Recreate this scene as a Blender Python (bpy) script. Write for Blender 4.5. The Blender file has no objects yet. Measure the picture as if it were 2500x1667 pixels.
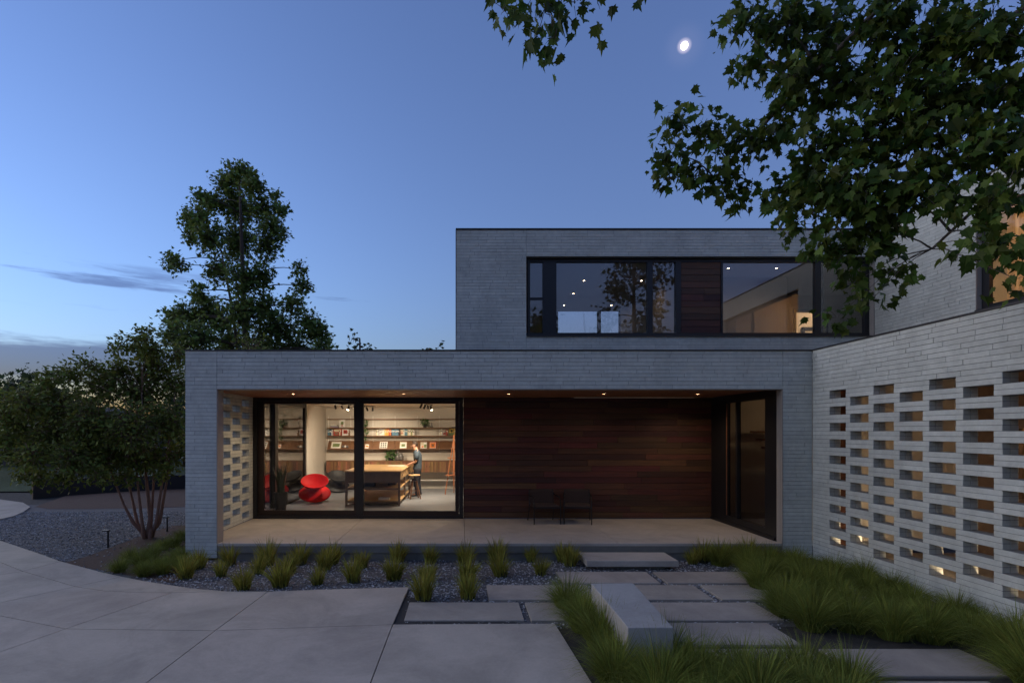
import bpy, bmesh, math, random
from mathutils import Vector, Matrix, Euler
R = math.radians
random.seed(7)
sc = bpy.context.scene
COL = sc.collection

# ------------------------------------------------------------------ camera, sky, light, exposure
cam = bpy.data.cameras.new('camera')
camo = bpy.data.objects.new('camera', cam); COL.objects.link(camo); sc.camera = camo
EYE = 2.35
camo.location = (0, 0, EYE); camo.rotation_euler = (math.pi/2, 0, 0)
cam.sensor_width = 36; cam.lens = 19.0; cam.shift_x = 0.0488; cam.shift_y = 0.0876
cam.clip_start = 0.05; cam.clip_end = 4000

SUN_EL, SUN_ROT = -1.4, -74.0
EXPO = 4.2
world = bpy.data.worlds.new('World'); sc.world = world; world.use_nodes = True
def build_world():
    nt = world.node_tree; N = nt.nodes; L = nt.links
    bg = N['Background']; bg.inputs[1].default_value = 0.15
    sky = N.new('ShaderNodeTexSky'); sky.sky_type = 'NISHITA'; sky.sun_disc = False
    sky.sun_elevation = R(SUN_EL); sky.sun_rotation = R(SUN_ROT)
    sky.air_density = 1.0; sky.dust_density = 1.5; sky.ozone_density = 3.0
    # thin evening cloud bank low over the horizon, all the way round
    tc = N.new('ShaderNodeTexCoord')
    sep = N.new('ShaderNodeSeparateXYZ'); L.new(tc.outputs['Generated'], sep.inputs[0])
    def noise(scale, sx, sz, det, rot=0.0):
        mp = N.new('ShaderNodeMapping'); mp.inputs['Scale'].default_value = (sx, sx, sz); mp.inputs['Rotation'].default_value = (0, rot, 0)
        L.new(tc.outputs['Generated'], mp.inputs[0])
        n = N.new('ShaderNodeTexNoise'); n.inputs['Scale'].default_value = scale; n.inputs['Detail'].default_value = det
        n.inputs['Roughness'].default_value = 0.6
        L.new(mp.outputs[0], n.inputs[0]); return n.outputs[0]
    def rng(src, a, b, lo=0.0, hi=1.0, smooth=True):
        m = N.new('ShaderNodeMapRange'); m.interpolation_type = 'SMOOTHSTEP' if smooth else 'LINEAR'
        m.inputs[1].default_value = a; m.inputs[2].default_value = b; m.inputs[3].default_value = lo; m.inputs[4].default_value = hi
        L.new(src, m.inputs[0]); return m.outputs[0]
    def mth(op, a, b):
        m = N.new('ShaderNodeMath'); m.operation = op
        for i, v in enumerate((a, b)):
            if isinstance(v, (int, float)): m.inputs[i].default_value = v
            else: L.new(v, m.inputs[i])
        return m.outputs[0]
    n1 = noise(2.2, 1.0, 9.0, 7.0)
    zz = mth('ADD', sep.outputs[2], mth('MULTIPLY', mth('SUBTRACT', n1, 0.5), 0.10))
    bank = mth('MULTIPLY', rng(zz, 0.055, 0.08), rng(zz, 0.128, 0.142, 1.0, 0.0))
    n2 = noise(2.6, 1.0, 11.0, 8.0, 0.10)
    wisp = mth('MULTIPLY', rng(n2, 0.56, 0.68), mth('MULTIPLY', rng(sep.outputs[2], 0.17, 0.21), rng(sep.outputs[2], 0.23, 0.27, 1.0, 0.0)))
    msk = mth('MINIMUM', mth('ADD', mth('MULTIPLY', bank, 0.92), mth('MULTIPLY', wisp, 0.75)), 1.0)
    cl = N.new('ShaderNodeMix'); cl.data_type = 'RGBA'; cl.blend_type = 'MULTIPLY'
    L.new(msk, cl.inputs[0]); L.new(sky.outputs[0], cl.inputs[6]); cl.inputs[7].default_value = (0.30, 0.29, 0.40, 1)
    hs = N.new('ShaderNodeHueSaturation'); hs.inputs['Saturation'].default_value = .90; hs.inputs['Hue'].default_value = .498; L.new(cl.outputs[2], hs.inputs['Color']); 
    # glow round the moon, painted into the sky colour in place of lens bloom
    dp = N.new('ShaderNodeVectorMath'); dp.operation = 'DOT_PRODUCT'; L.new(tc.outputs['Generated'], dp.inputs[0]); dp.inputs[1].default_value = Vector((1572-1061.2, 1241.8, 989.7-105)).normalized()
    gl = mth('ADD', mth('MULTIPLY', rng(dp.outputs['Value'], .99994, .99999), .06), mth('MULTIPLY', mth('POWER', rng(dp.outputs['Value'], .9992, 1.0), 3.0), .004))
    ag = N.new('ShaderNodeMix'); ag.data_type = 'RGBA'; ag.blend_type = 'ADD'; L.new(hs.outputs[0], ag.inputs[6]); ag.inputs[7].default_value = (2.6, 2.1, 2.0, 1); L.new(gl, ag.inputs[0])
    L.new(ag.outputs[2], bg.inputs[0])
build_world()

sun = bpy.data.lights.new('sun', 'SUN'); sun.energy = 0.072; sun.angle = R(85); sun.color = (1.0, 0.88, 0.68)
suno = bpy.data.objects.new('sun', sun); COL.objects.link(suno)
_d = Vector((math.sin(R(SUN_ROT))*math.cos(R(15)), math.cos(R(SUN_ROT))*math.cos(R(15)), math.sin(R(15))))
suno.rotation_euler = (-_d).to_track_quat('-Z', 'Y').to_euler()

vs = sc.view_settings
vs.view_transform = 'Standard'; vs.look = 'None'; vs.gamma = 1.0; vs.use_curve_mapping = False; vs.exposure = EXPO
sc.cycles.use_denoising = True
sc.cycles.max_bounces = 8; sc.cycles.diffuse_bounces = 4; sc.cycles.glossy_bounces = 4; sc.cycles.transparent_max_bounces = 24
sc.cycles.sample_clamp_indirect = 2.0
sc.cycles.caustics_reflective = False; sc.cycles.caustics_refractive = False
LP = 2.0 ** -EXPO            # lamp power factor for that exposure

# ------------------------------------------------------------------ survey helpers (numbers read off the photograph)
FD, CXD, HYD = 1241.8, 1061.2, 989.7
def ground_at(x, y, z=0.0):
    s = (y - HYD) / (EYE - z); return ((x - CXD) / s, FD / s)
def at_depth(x, y, Y):
    return Vector(((x - CXD) * Y / FD, Y, EYE - (y - HYD) * Y / FD))

# ------------------------------------------------------------------ materials
MATS = {}
def mat(name, col=(.5, .5, .5), rough=.7, var=.12, scale=6.0, bump=0.0, bscale=60.0, metal=0.0, spec=.5, tint=0.0, stretch=None, emit=None, trans=0.0, col2=None, det=5.0, stain=0.0):
    m = bpy.data.materials.new(name); m.use_nodes = True; MATS[name] = m
    nt = m.node_tree; N = nt.nodes; L = nt.links; P = N['Principled BSDF']
    P.inputs['Roughness'].default_value = rough; P.inputs['Metallic'].default_value = metal
    P.inputs['Specular IOR Level'].default_value = spec
    geo = N.new('ShaderNodeNewGeometry')
    vec = geo.outputs['Position']
    if stretch:
        mp = N.new('ShaderNodeMapping'); mp.inputs['Scale'].default_value = stretch; L.new(vec, mp.inputs[0]); vec = mp.outputs[0]
    n = N.new('ShaderNodeTexNoise'); n.inputs['Scale'].default_value = scale; n.inputs['Detail'].default_value = det
    n.inputs['Roughness'].default_value = .62; L.new(vec, n.inputs[0])
    mx = N.new('ShaderNodeMix'); mx.data_type = 'RGBA'
    c2 = col2 or tuple(c*(1-var) for c in col); c1 = col if col2 else tuple(min(1, c*(1+var)) for c in col)
    mr = N.new('ShaderNodeMapRange'); mr.inputs[1].default_value = .3; mr.inputs[2].default_value = .7; L.new(n.outputs[0], mr.inputs[0])
    L.new(mr.outputs[0], mx.inputs[0]); mx.inputs[6].default_value = (*c2, 1); mx.inputs[7].default_value = (*c1, 1)
    out = mx.outputs[2]
    if tint:
        oi = N.new('ShaderNodeObjectInfo'); at = N.new('ShaderNodeAttribute'); at.attribute_name = 'tint'
        ad = N.new('ShaderNodeMath'); ad.operation = 'ADD'; L.new(oi.outputs['Random'], ad.inputs[0]); L.new(at.outputs['Fac'], ad.inputs[1])
        fr = N.new('ShaderNodeMath'); fr.operation = 'FRACT'; L.new(ad.outputs[0], fr.inputs[0])
        m2 = N.new('ShaderNodeMapRange'); m2.inputs[3].default_value = 1-tint; m2.inputs[4].default_value = 1+tint; L.new(fr.outputs[0], m2.inputs[0])
        hs = N.new('ShaderNodeHueSaturation'); L.new(m2.outputs[0], hs.inputs['Value']); L.new(out, hs.inputs['Color']); out = hs.outputs[0]
        m3 = N.new('ShaderNodeMath'); m3.operation = 'MULTIPLY_ADD'; L.new(fr.outputs[0], m3.inputs[0]); m3.inputs[1].default_value = 7.31; m3.inputs[2].default_value = .17
        f3 = N.new('ShaderNodeMath'); f3.operation = 'FRACT'; L.new(m3.outputs[0], f3.inputs[0])
        m4 = N.new('ShaderNodeMapRange'); m4.inputs[3].default_value = .5-.09*tint; m4.inputs[4].default_value = .5+.06*tint; L.new(f3.outputs[0], m4.inputs[0])
        L.new(m4.outputs[0], hs.inputs['Hue'])
    if stain:
        ns = N.new('ShaderNodeTexNoise'); ns.inputs['Scale'].default_value = .9; ns.inputs['Detail'].default_value = 10; ns.inputs['Roughness'].default_value = .72; ns.inputs['Distortion'].default_value = .6; L.new(geo.outputs['Position'], ns.inputs[0])
        ms_ = N.new('ShaderNodeMapRange'); ms_.inputs[1].default_value = .42; ms_.inputs[2].default_value = .66; ms_.inputs[3].default_value = 1.06; ms_.inputs[4].default_value = 1-stain; L.new(ns.outputs[0], ms_.inputs[0])
        n6 = N.new('ShaderNodeTexNoise'); n6.inputs['Scale'].default_value = 22; n6.inputs['Detail'].default_value = 6; n6.inputs['Roughness'].default_value = .8; L.new(geo.outputs['Position'], n6.inputs[0])
        m6 = N.new('ShaderNodeMapRange'); m6.inputs[1].default_value = .3; m6.inputs[2].default_value = .75; m6.inputs[3].default_value = 1+stain*.35; m6.inputs[4].default_value = 1-stain*.35; L.new(n6.outputs[0], m6.inputs[0])
        mm = N.new('ShaderNodeMath'); mm.operation = 'MULTIPLY'; L.new(ms_.outputs[0], mm.inputs[0]); L.new(m6.outputs[0], mm.inputs[1])
        h2 = N.new('ShaderNodeHueSaturation'); L.new(mm.outputs[0], h2.inputs['Value']); L.new(out, h2.inputs['Color']); out = h2.outputs[0]
    L.new(out, P.inputs['Base Color'])
    if bump:
        b = N.new('ShaderNodeBump'); b.inputs['Strength'].default_value = bump; b.inputs['Distance'].default_value = .01
        nb = N.new('ShaderNodeTexNoise'); nb.inputs['Scale'].default_value = bscale; nb.inputs['Detail'].default_value = 4; L.new(vec, nb.inputs[0])
        L.new(nb.outputs[0], b.inputs['Height']); L.new(b.outputs[0], P.inputs['Normal'])
    if emit:
        P.inputs['Emission Color'].default_value = (*emit[0], 1); P.inputs['Emission Strength'].default_value = emit[1]
    if trans:
        tr = N.new('ShaderNodeBsdfTranslucent'); L.new(out, tr.inputs[0]); ms = N.new('ShaderNodeMixShader'); ms.inputs[0].default_value = trans
        L.new(P.outputs[0], ms.inputs[1]); L.new(tr.outputs[0], ms.inputs[2]); L.new(ms.outputs[0], N['Material Output'].inputs[0])
    return m
def glass_mat(name, tint=(.9, .9, .9), f0=.05, rough=0.0):
    m = bpy.data.materials.new(name); m.use_nodes = True; MATS[name] = m
    nt = m.node_tree; N = nt.nodes; L = nt.links; N.remove(N['Principled BSDF'])
    t = N.new('ShaderNodeBsdfTransparent'); t.inputs[0].default_value = (*tint, 1)
    g = N.new('ShaderNodeBsdfGlossy'); g.inputs['Roughness'].default_value = rough
    f = N.new('ShaderNodeLayerWeight'); f.inputs[0].default_value = .5
    p = N.new('ShaderNodeMath'); p.operation = 'POWER'; L.new(f.outputs['Facing'], p.inputs[0]); p.inputs[1].default_value = 5.0
    k = N.new('ShaderNodeMath'); k.operation = 'MULTIPLY_ADD'; L.new(p.outputs[0], k.inputs[0]); k.inputs[1].default_value = 1-f0; k.inputs[2].default_value = f0
    x = N.new('ShaderNodeMixShader'); L.new(k.outputs[0], x.inputs[0]); L.new(t.outputs[0], x.inputs[1]); L.new(g.outputs[0], x.inputs[2])
    L.new(x.outputs[0], N['Material Output'].inputs[0]); return m

mat('brick', (.555, .56, .50), .85, .09, 9, .5, 90, tint=.055, stain=.14)
mat('mortar', (.24, .24, .23), .9, .12, 30, .4, 150)
mat('flashing', (.055, .05, .048), .45, .1, 4, metal=.5)
mat('reveal_metal', (.36, .32, .28), .5, .04, 3)
mat('black_metal', (.012, .012, .014), .4, .1, 8)
mat('bronze_frame', (.022, .012, .009), .4, .2, 8)
mat('concrete', (.44, .39, .33), .85, .10, 1.6, .25, 40, det=8, stain=.16)
mat('drive_concrete', (.43, .365, .29), .8, .12, 1.1, .25, 50, tint=.06, det=9, stain=.22)
mat('paver_concrete', (.40, .34, .275), .85, .10, 2.0, .25, 60, tint=.08, det=8, stain=.2)
mat('bench_concrete', (.38, .355, .32), .85, .1, 2, .25, 50, det=8, stain=.2)
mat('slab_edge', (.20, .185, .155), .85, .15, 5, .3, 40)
mat('joint', (.035, .033, .032), .95, .2, 30)
mat('plank', (.110, .040, .019), .55, .35, 3.0, .3, 40, tint=.42, stretch=(.6, 6, 9), col2=(.050, .019, .010))
mat('soffit_wood', (.30, .125, .055), .5, .2, 3.0, .1, 40, tint=.15, stretch=(.6, 8, 8))
mat('cabinet_wood', (.23, .115, .05), .5, .3, 4, tint=.35, stretch=(9, 9, .8))
mat('shelf_wood', (.17, .08, .036), .5, .25, 4, stretch=(.8, 8, 8))
mat('table_wood', (.50, .31, .14), .38, .12, 3, stretch=(6, .7, 6))
mat('table_dark', (.17, .115, .085), .6, .2, 5)
mat('stool_wood', (.20, .09, .04), .5, .2, 6)
mat('easel_wood', (.42, .15, .06), .5, .2, 6)
mat('plaster', (.58, .52, .44), .9, .03, 3)
mat('ceiling_white', (.64, .59, .51), .9, .02, 3)
mat('room_floor', (.25, .255, .27), .38, .10, 1.6)
mat('white_metal', (.75, .72, .66), .5, .02, 5)
mat('red_plastic', (.66, .006, .006), .6, .04, 5, spec=.15)
mat('black_plastic', (.022, .021, .02), .5, .1, 6)
mat('pot_black', (.016, .016, .017), .55, .1, 6)
mat('ceramic', (.12, .11, .10), .35, .25, 14)
mat('plant_green', (.06, .14, .03), .5, .35, 20, trans=.2)
mat('snake_leaf', (.02, .035, .018), .45, .4, 25)
mat('paper', (.80, .77, .70), .8, .03, 5)
mat('skin', (.55, .30, .20), .5, .05, 20)
mat('hair', (.035, .018, .010), .6, .2, 60)
mat('shirt', (.045, .065, .085), .85, .15, 30, .2, 200)
mat('trousers', (.012, .014, .022), .9, .15, 30)
mat('leather', (.010, .009, .010), .5, .1, 30)
mat('chair_metal', (.008, .007, .007), .5, .1, 8)
mat('chair_fabric', (.045, .028, .024), .95, .2, 40)
mat('bark', (.10, .075, .06), .95, .3, 14, .8, 40, stretch=(3, 3, .6))
mat('bark_pale', (.26, .15, .11), .9, .25, 10, .5, 30, stretch=(3, 3, .6))
mat('twig', (.16, .13, .11), .9, .2, 20)
mat('maple_leaf', (.075, .122, .020), .5, .3, 3, tint=.45, trans=.35, spec=.18)
mat('tall_leaf', (.15, .22, .05), .55, .3, 1.0, tint=.45, trans=.3, spec=.18)
mat('service_leaf', (.15, .185, .038), .55, .35, 1.2, tint=.45, trans=.3, spec=.18)
mat('far_leaf', (.06, .09, .028), .6, .3, .6, tint=.4, trans=.2, spec=.18)
mat('tuft_blade', (.29, .285, .05), .6, .4, 5, tint=.4, trans=.3, spec=.18)
mat('fine_blade', (.20, .235, .045), .6, .4, 3, tint=.4, trans=.3, spec=.18)
mat('tuft_thatch', (.05, .05, .02), .95, .3, 20)
mat('pebble', (.34, .325, .31), .8, .4, 12, tint=.7)
mat('gravel_bed', (.12, .112, .11), .95, .5, 55, 1.0, 45)
mat('mulch', (.085, .045, .028), .95, .5, 30, 1.0, 35)
mat('lawn', (.035, .060, .014), .95, .4, 10, 1.0, 40)
mat('soil', (.05, .042, .034), .95, .4, 8, .8, 30)
mat('solar', (.010, .012, .025), .25, .1, 4)
mat('aluminium', (.55, .55, .56), .35, .05, 10, metal=.9)
mat('roofing', (.06, .06, .062), .9, .2, 3)
mat('curtain', (.72, .50, .25), .9, .15, 5, stretch=(1, 9, .2), trans=.5)
mat('far_wall', (.10, .085, .08), .9, .2, 1)
mat('white_paint', (.75, .74, .72), .6, .03, 5)
mat('stair_wood', (.20, .09, .05), .5, .2, 5)
mat('moon_surface', (.8, .78, .72), 1, .03, .2, emit=((1, .93, .86), 3.2*LP))
mat('lamp_glow', (1, .9, .75), .5, 0, 3, emit=((1, .72, .42), 60*LP))
mat('spot_glow', (1, .9, .75), .5, 0, 3, emit=((1, .80, .55), 90*LP))
glass_mat('glass', (.96, .96, .96), .025)
glass_mat('upper_glass', (.90, .90, .92), .12)
glass_mat('dark_glass', (.75, .75, .76), .05)
glass_mat('mirror_glass', (.55, .55, .57), .22)
BOOKC = {'white': (.75, .72, .66), 'yellow': (.72, .48, .10), 'orange': (.78, .22, .05), 'blue': (.10, .20, .32), 'teal': (.10, .24, .26), 'red': (.42, .06, .04), 'cream': (.66, .56, .38), 'black': (.03, .03, .035), 'green': (.20, .26, .10), 'purple': (.20, .12, .26), 'brown': (.25, .13, .07)}
for k, c in BOOKC.items(): mat('book_'+k, c, .6, .08, 20)

# ------------------------------------------------------------------ mesh helpers
class MB:
    def __init__(s): s.v = []; s.f = []; s.t = []; s.m = []
    def add(s, vs, fs, t=0.0, m=0):
        b = len(s.v); s.v += [tuple(v) for v in vs]; s.f += [tuple(b+i for i in f) for f in fs]; s.t += [t]*len(vs); s.m += [m]*len(fs); return s
    def box(s, x0, x1, y0, y1, z0, z1, t=0.0, m=0, M=None):
        vs = [Vector((x, y, z)) for z in (z0, z1) for y in (y0, y1) for x in (x0, x1)]
        if M: vs = [M @ v for v in vs]
        return s.add(vs, [(0, 2, 3, 1), (4, 5, 7, 6), (0, 1, 5, 4), (2, 6, 7, 3), (0, 4, 6, 2), (1, 3, 7, 5)], t, m)
    def cbox(s, x0, x1, y0, y1, z0, z1, c=.01, t=0.0, m=0):
        """box with chamfered edges"""
        c = min(c, (x1-x0)*.45, (y1-y0)*.45, (z1-z0)*.45)
        vs = []; idx = {}
        for xi, x in enumerate((x0, x1)):
            for yi, y in enumerate((y0, y1)):
                for zi, z in enumerate((z0, z1)):
                    dx = c if xi == 0 else -c; dy = c if yi == 0 else -c; dz = c if zi == 0 else -c
                    for a, p in (('x', (x, y+dy, z+dz)), ('y', (x+dx, y, z+dz)), ('z', (x+dx, y+dy, z))):
                        idx[(xi, yi, zi, a)] = len(vs); vs.append(p)
        g = lambda *k: idx[k]
        fs = []
        for xi in (0, 1): q = [g(xi, 0, 0, 'x'), g(xi, 1, 0, 'x'), g(xi, 1, 1, 'x'), g(xi, 0, 1, 'x')]; fs.append(q if xi else q[::-1])
        for yi in (0, 1): q = [g(0, yi, 0, 'y'), g(0, yi, 1, 'y'), g(1, yi, 1, 'y'), g(1, yi, 0, 'y')]; fs.append(q if yi else q[::-1])
        for zi in (0, 1): q = [g(0, 0, zi, 'z'), g(1, 0, zi, 'z'), g(1, 1, zi, 'z'), g(0, 1, zi, 'z')]; fs.append(q if zi else q[::-1])
        for xi in (0, 1):
            for yi in (0, 1): fs.append((g(xi, yi, 0, 'x'), g(xi, yi, 0, 'y'), g(xi, yi, 1, 'y'), g(xi, yi, 1, 'x')))
            for zi in (0, 1): fs.append((g(xi, 0, zi, 'x'), g(xi, 0, zi, 'z'), g(xi, 1, zi, 'z'), g(xi, 1, zi, 'x')))
        for yi in (0, 1):
            for zi in (0, 1): fs.append((g(0, yi, zi, 'y'), g(0, yi, zi, 'z'), g(1, yi, zi, 'z'), g(1, yi, zi, 'y')))
        for xi in (0, 1):
            for yi in (0, 1):
                for zi in (0, 1): fs.append((g(xi, yi, zi, 'x'), g(xi, yi, zi, 'y'), g(xi, yi, zi, 'z')))
        return s.add(vs, fs, t, m)
    def tube(s, pts, rad, n=8, cap=True, t=0.0, m=0):
        pts = [Vector(p) for p in pts]; rad = rad if isinstance(rad, (list, tuple)) else [rad]*len(pts)
        vs = []; fs = []; up = None
        for i, p in enumerate(pts):
            d = (pts[min(i+1, len(pts)-1)] - pts[max(i-1, 0)]).normalized()
            if up is None: up = d.orthogonal().normalized()
            a = (up - d*up.dot(d)); a = a.normalized() if a.length > 1e-6 else d.orthogonal().normalized(); up = a; b = d.cross(a)
            for k in range(n):
                an = 2*math.pi*k/n; vs.append(p + (a*math.cos(an) + b*math.sin(an))*rad[i])
        for i in range(len(pts)-1):
            for k in range(n): fs.append((i*n+k, i*n+(k+1) % n, (i+1)*n+(k+1) % n, (i+1)*n+k))
        if cap: fs.append(tuple(range(n-1, -1, -1))); fs.append(tuple(range((len(pts)-1)*n, len(pts)*n)))
        return s.add(vs, fs, t, m)
    def lathe(s, prof, n=32, M=None, t=0.0, m=0):
        vs = []; fs = []; k0 = len(prof)
        for i in range(n):
            a = 2*math.pi*i/n
            for r, z in prof: v = Vector((r*math.cos(a), r*math.sin(a), z)); vs.append(M @ v if M else v)
        for i in range(n):
            j = (i+1) % n
            for k in range(k0-1): fs.append((i*k0+k, j*k0+k, j*k0+k+1, i*k0+k+1))
        return s.add(vs, fs, t, m)
    def prism(s, poly, z0, z1, t=0.0, m=0):
        n = len(poly); vs = [(x, y, z0) for x, y in poly] + [(x, y, z1) for x, y in poly]
        fs = [tuple(range(n-1, -1, -1)), tuple(range(n, 2*n))] + [(i, (i+1) % n, n+(i+1) % n, n+i) for i in range(n)]
        return s.add(vs, fs, t, m)
    def mesh(s, name, mats, smooth=False):
        me = bpy.data.meshes.new(name); me.from_pydata(s.v, [], s.f)
        for m in (mats if isinstance(mats, (list, tuple)) else [mats]): me.materials.append(MATS[m])
        if any(s.m): me.polygons.foreach_set('material_index', s.m)
        if any(s.t): me.attributes.new('tint', 'FLOAT', 'POINT').data.foreach_set('value', s.t)
        if smooth: me.polygons.foreach_set('use_smooth', [True]*len(me.polygons))
        me.update(); return me
    def build(s, name, mats, parent=None, smooth=False, fix=False, **tags):
        me = s.mesh(name, mats, smooth)
        if fix:
            b = bmesh.new(); b.from_mesh(me); bmesh.ops.recalc_face_normals(b, faces=b.faces); b.to_mesh(me); b.free()
        return link(name, me, parent, **tags)
def link(name, data, parent=None, **tags):
    o = bpy.data.objects.new(name, data); COL.objects.link(o)
    if parent: o.parent = parent
    for k, v in tags.items(): o[k] = v
    return o
def empty(name, loc=(0, 0, 0), rz=0.0, **tags):
    o = link(name, None, None, **tags); o.location = loc; o.rotation_euler = (0, 0, rz); o.empty_display_size = .2; return o
def copy_tree(o, parent=None):
    c = o.copy(); COL.objects.link(c); c.parent = parent
    for ch in list(o.children): copy_tree(ch, c)
    return c
ORD = 'first second third fourth fifth sixth seventh eighth ninth tenth eleventh twelfth thirteenth fourteenth fifteenth sixteenth seventeenth eighteenth nineteenth twentieth'.split()
ORD += ['twenty-'+w for w in ORD[:9]] + ['thirtieth'] + ['thirty-'+w for w in ORD[:9]] + ['fortieth']
def onb(o, p):           # give a part world coordinates although its parent stands elsewhere
    o.matrix_parent_inverse = Matrix.Translation(-Vector(p))
UNIT = MB().cbox(-.5, .5, -.5, .5, -.5, .5, .02).mesh('brick_unit', 'brick')

# ------------------------------------------------------------------ ground
def sheet(name, poly, z, m, **k): return MB().add([(x, y, z) for x, y in poly], [tuple(range(len(poly)))]).build(name, m, **k)
sheet('ground', [(-900, -900), (900, -900), (900, 900), (-900, 900)], -.10, 'soil', kind='structure', label='dark soil ground under the whole garden')
edgeD = [(0, 1240), (75, 1265), (140, 1288), (230, 1312), (330, 1333), (440, 1350), (520, 1357), (616, 1357), (755, 1352), (940, 1347)]
# gravel beds
gl = [ground_at(*p) for p in edgeD]
gr_poly = [(-26, 13.0), (-15, 12.6)] + [(x, y-.05) for x, y in gl] + [(-.72, 6.5), (6.6, 6.5), (6.6, 3.0), (12, 3.0), (12, 10.0), (-5.0, 10.3), (-5.6, 10.6), (-5.6, 17.5), (-26, 17.5)]
sheet('gravel_bed', gr_poly, -.035, 'gravel_bed', kind='structure', label='grey gravel bed in front of the house')
sheet('planting_bed', [(1.15, 6.6), (6.45, 6.6), (6.45, .5), (1.3, .5)], -.031, 'soil', kind='structure', label='dark planting bed under the ornamental grasses')
mul = [ground_at(*p, -.03) for p in [(150, 1291), (175, 1298), (240, 1311), (330, 1326), (400, 1338), (440, 1310), (430, 1235), (430, 1205), (395, 1206), (330, 1228), (250, 1258), (190, 1280)]]
sheet('mulch_bed', mul, -.029, 'mulch', kind='structure', label='brown bark mulch under the multi-stem tree')
mul2 = [ground_at(*p, -.03) for p in [(80, 1163), (110, 1168), (200, 1168), (330, 1166), (430, 1163), (430, 1120), (300, 1128), (150, 1138)]]
sheet('mulch_strip', mul2, -.027, 'mulch', kind='structure', label='brown mulch strip in front of the low black wall')
sheet('lawn', [(-60, 21.6), (-13.5, 21.6), (-11, 24), (-11, 60), (-60, 60)], -.05, 'lawn', kind='structure', label='strip of lawn in front of the far house')

# driveway slabs, one piece each
def inset(poly, d):
    A = sum(poly[i][0]*poly[(i+1) % len(poly)][1] - poly[(i+1) % len(poly)][0]*poly[i][1] for i in range(len(poly)))
    if A < 0: poly = poly[::-1]
    P = [Vector(p) for p in poly]; out = []; n = len(P)
    for i in range(n):
        a, b, c = P[i-1], P[i], P[(i+1) % n]
        e1 = (b-a).normalized(); e2 = (c-b).normalized(); n1 = Vector((-e1.y, e1.x)); n2 = Vector((-e2.y, e2.x))
        k = 1 + n1.dot(n2); out.append(tuple(b + (n1+n2)*(d/max(k, .35))))
    return out
drive = empty('driveway', kind='structure', label='pale concrete driveway sweeping round the front garden')
Gp = lambda L: [ground_at(*p) for p in L]
SL = [
    Gp([(75, 1265), (140, 1288), (52, 1311), (0, 1290)]) + [(-16, 10.6), (-16, 13.4), ground_at(0, 1240)],
    Gp([(140, 1288), (230, 1312), (280, 1323), (172, 1346), (52, 1311)]),
    Gp([(280, 1323), (330, 1333), (440, 1350), (520, 1357), (394, 1360), (332, 1360), (240, 1356), (172, 1346)]),
    Gp([(0, 1290), (52, 1311), (0, 1319)]) + [(-16, 7.6), (-16, 10.6)],
    Gp([(0, 1319), (52, 1311), (172, 1346), (0, 1383)]) + [(-16, 4.6), (-16, 7.6)],
    Gp([(0, 1383), (172, 1346), (240, 1356), (332, 1360), (394, 1360), (150, 1443), (0, 1413)]) + [(-16, 4.4), (-16, 4.6)],
    Gp([(394, 1360), (520, 1357), (616, 1357), (494, 1447), (150, 1443)]),
    Gp([(616, 1357), (755, 1352), (940, 1347), (902, 1433), (494, 1447)]),
    Gp([(0, 1413), (150, 1443), (0, 1496)]) + [(-16, -1.5), (-16, 4.4)],
    Gp([(0, 1496), (150, 1443), (494, 1447), (334, 1568)]) + [(-3.6, 1), (-5.4, -6), (-16, -6), (-16, -1.5)],
    Gp([(494, 1447), (902, 1433)]) + [(-.86, 4.6), (-.88, -6), (-5.4, -6), (-3.6, 1), ground_at(334, 1568)],
    [(-.845, 6.59), (1.14, 6.62), (1.22, 5.0), (1.22, -6), (-.88, -6), (-.86, 4.6)],
]
for k, p in enumerate(SL):
    MB().prism(inset(p, .006), -.10, 0.0).build('driveway_slab', 'drive_concrete', drive, fix=True)
MB().prism([(-16.2, -6), (1.1, -6), (1.1, 6.4), (-.9, 7.9), (-5.5, 8.0), (-8.3, 9.4), (-9.5, 10.8), (-16, 11.5)], -.09, -.02).build('joint_bed', 'joint', drive, fix=True)
far = Gp([(0, 1191), (30, 1184), (52, 1175), (69, 1163), (52, 1153), (0, 1146)])
MB().prism(far + [(-24, 20.5), (-24, 13.8)], -.10, 0.0).build('driveway_slab', 'drive_concrete', drive, fix=True)

# garden path of large pavers
path = empty('garden_path', kind='structure', label='stepping path of large rectangular concrete pavers')
PAV = [(1.565, 3.085, 8.40, 9.07), (3.2, 4.77, 8.40, 9.07), (.374, 1.91, 7.576, 8.29), (2.0, 3.54, 7.576, 8.29), (3.65, 5.2, 7.576, 8.29),
       (-.724, .78, 6.745, 7.454), (.865, 2.38, 6.745, 7.454), (2.46, 4.02, 6.745, 7.454), (2.2, 3.76, 5.97, 6.66), (3.86, 5.38, 5.21, 5.86), (3.70, 4.96, 4.46, 5.10), (2.05, 3.58, 4.46, 5.10), (2.2, 3.72, 5.21, 5.86)]
for a, b, c, d in PAV: MB().cbox(a, b, c, d, -.08, -.004, .006).build('paver', 'paver_concrete', path)

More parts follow.
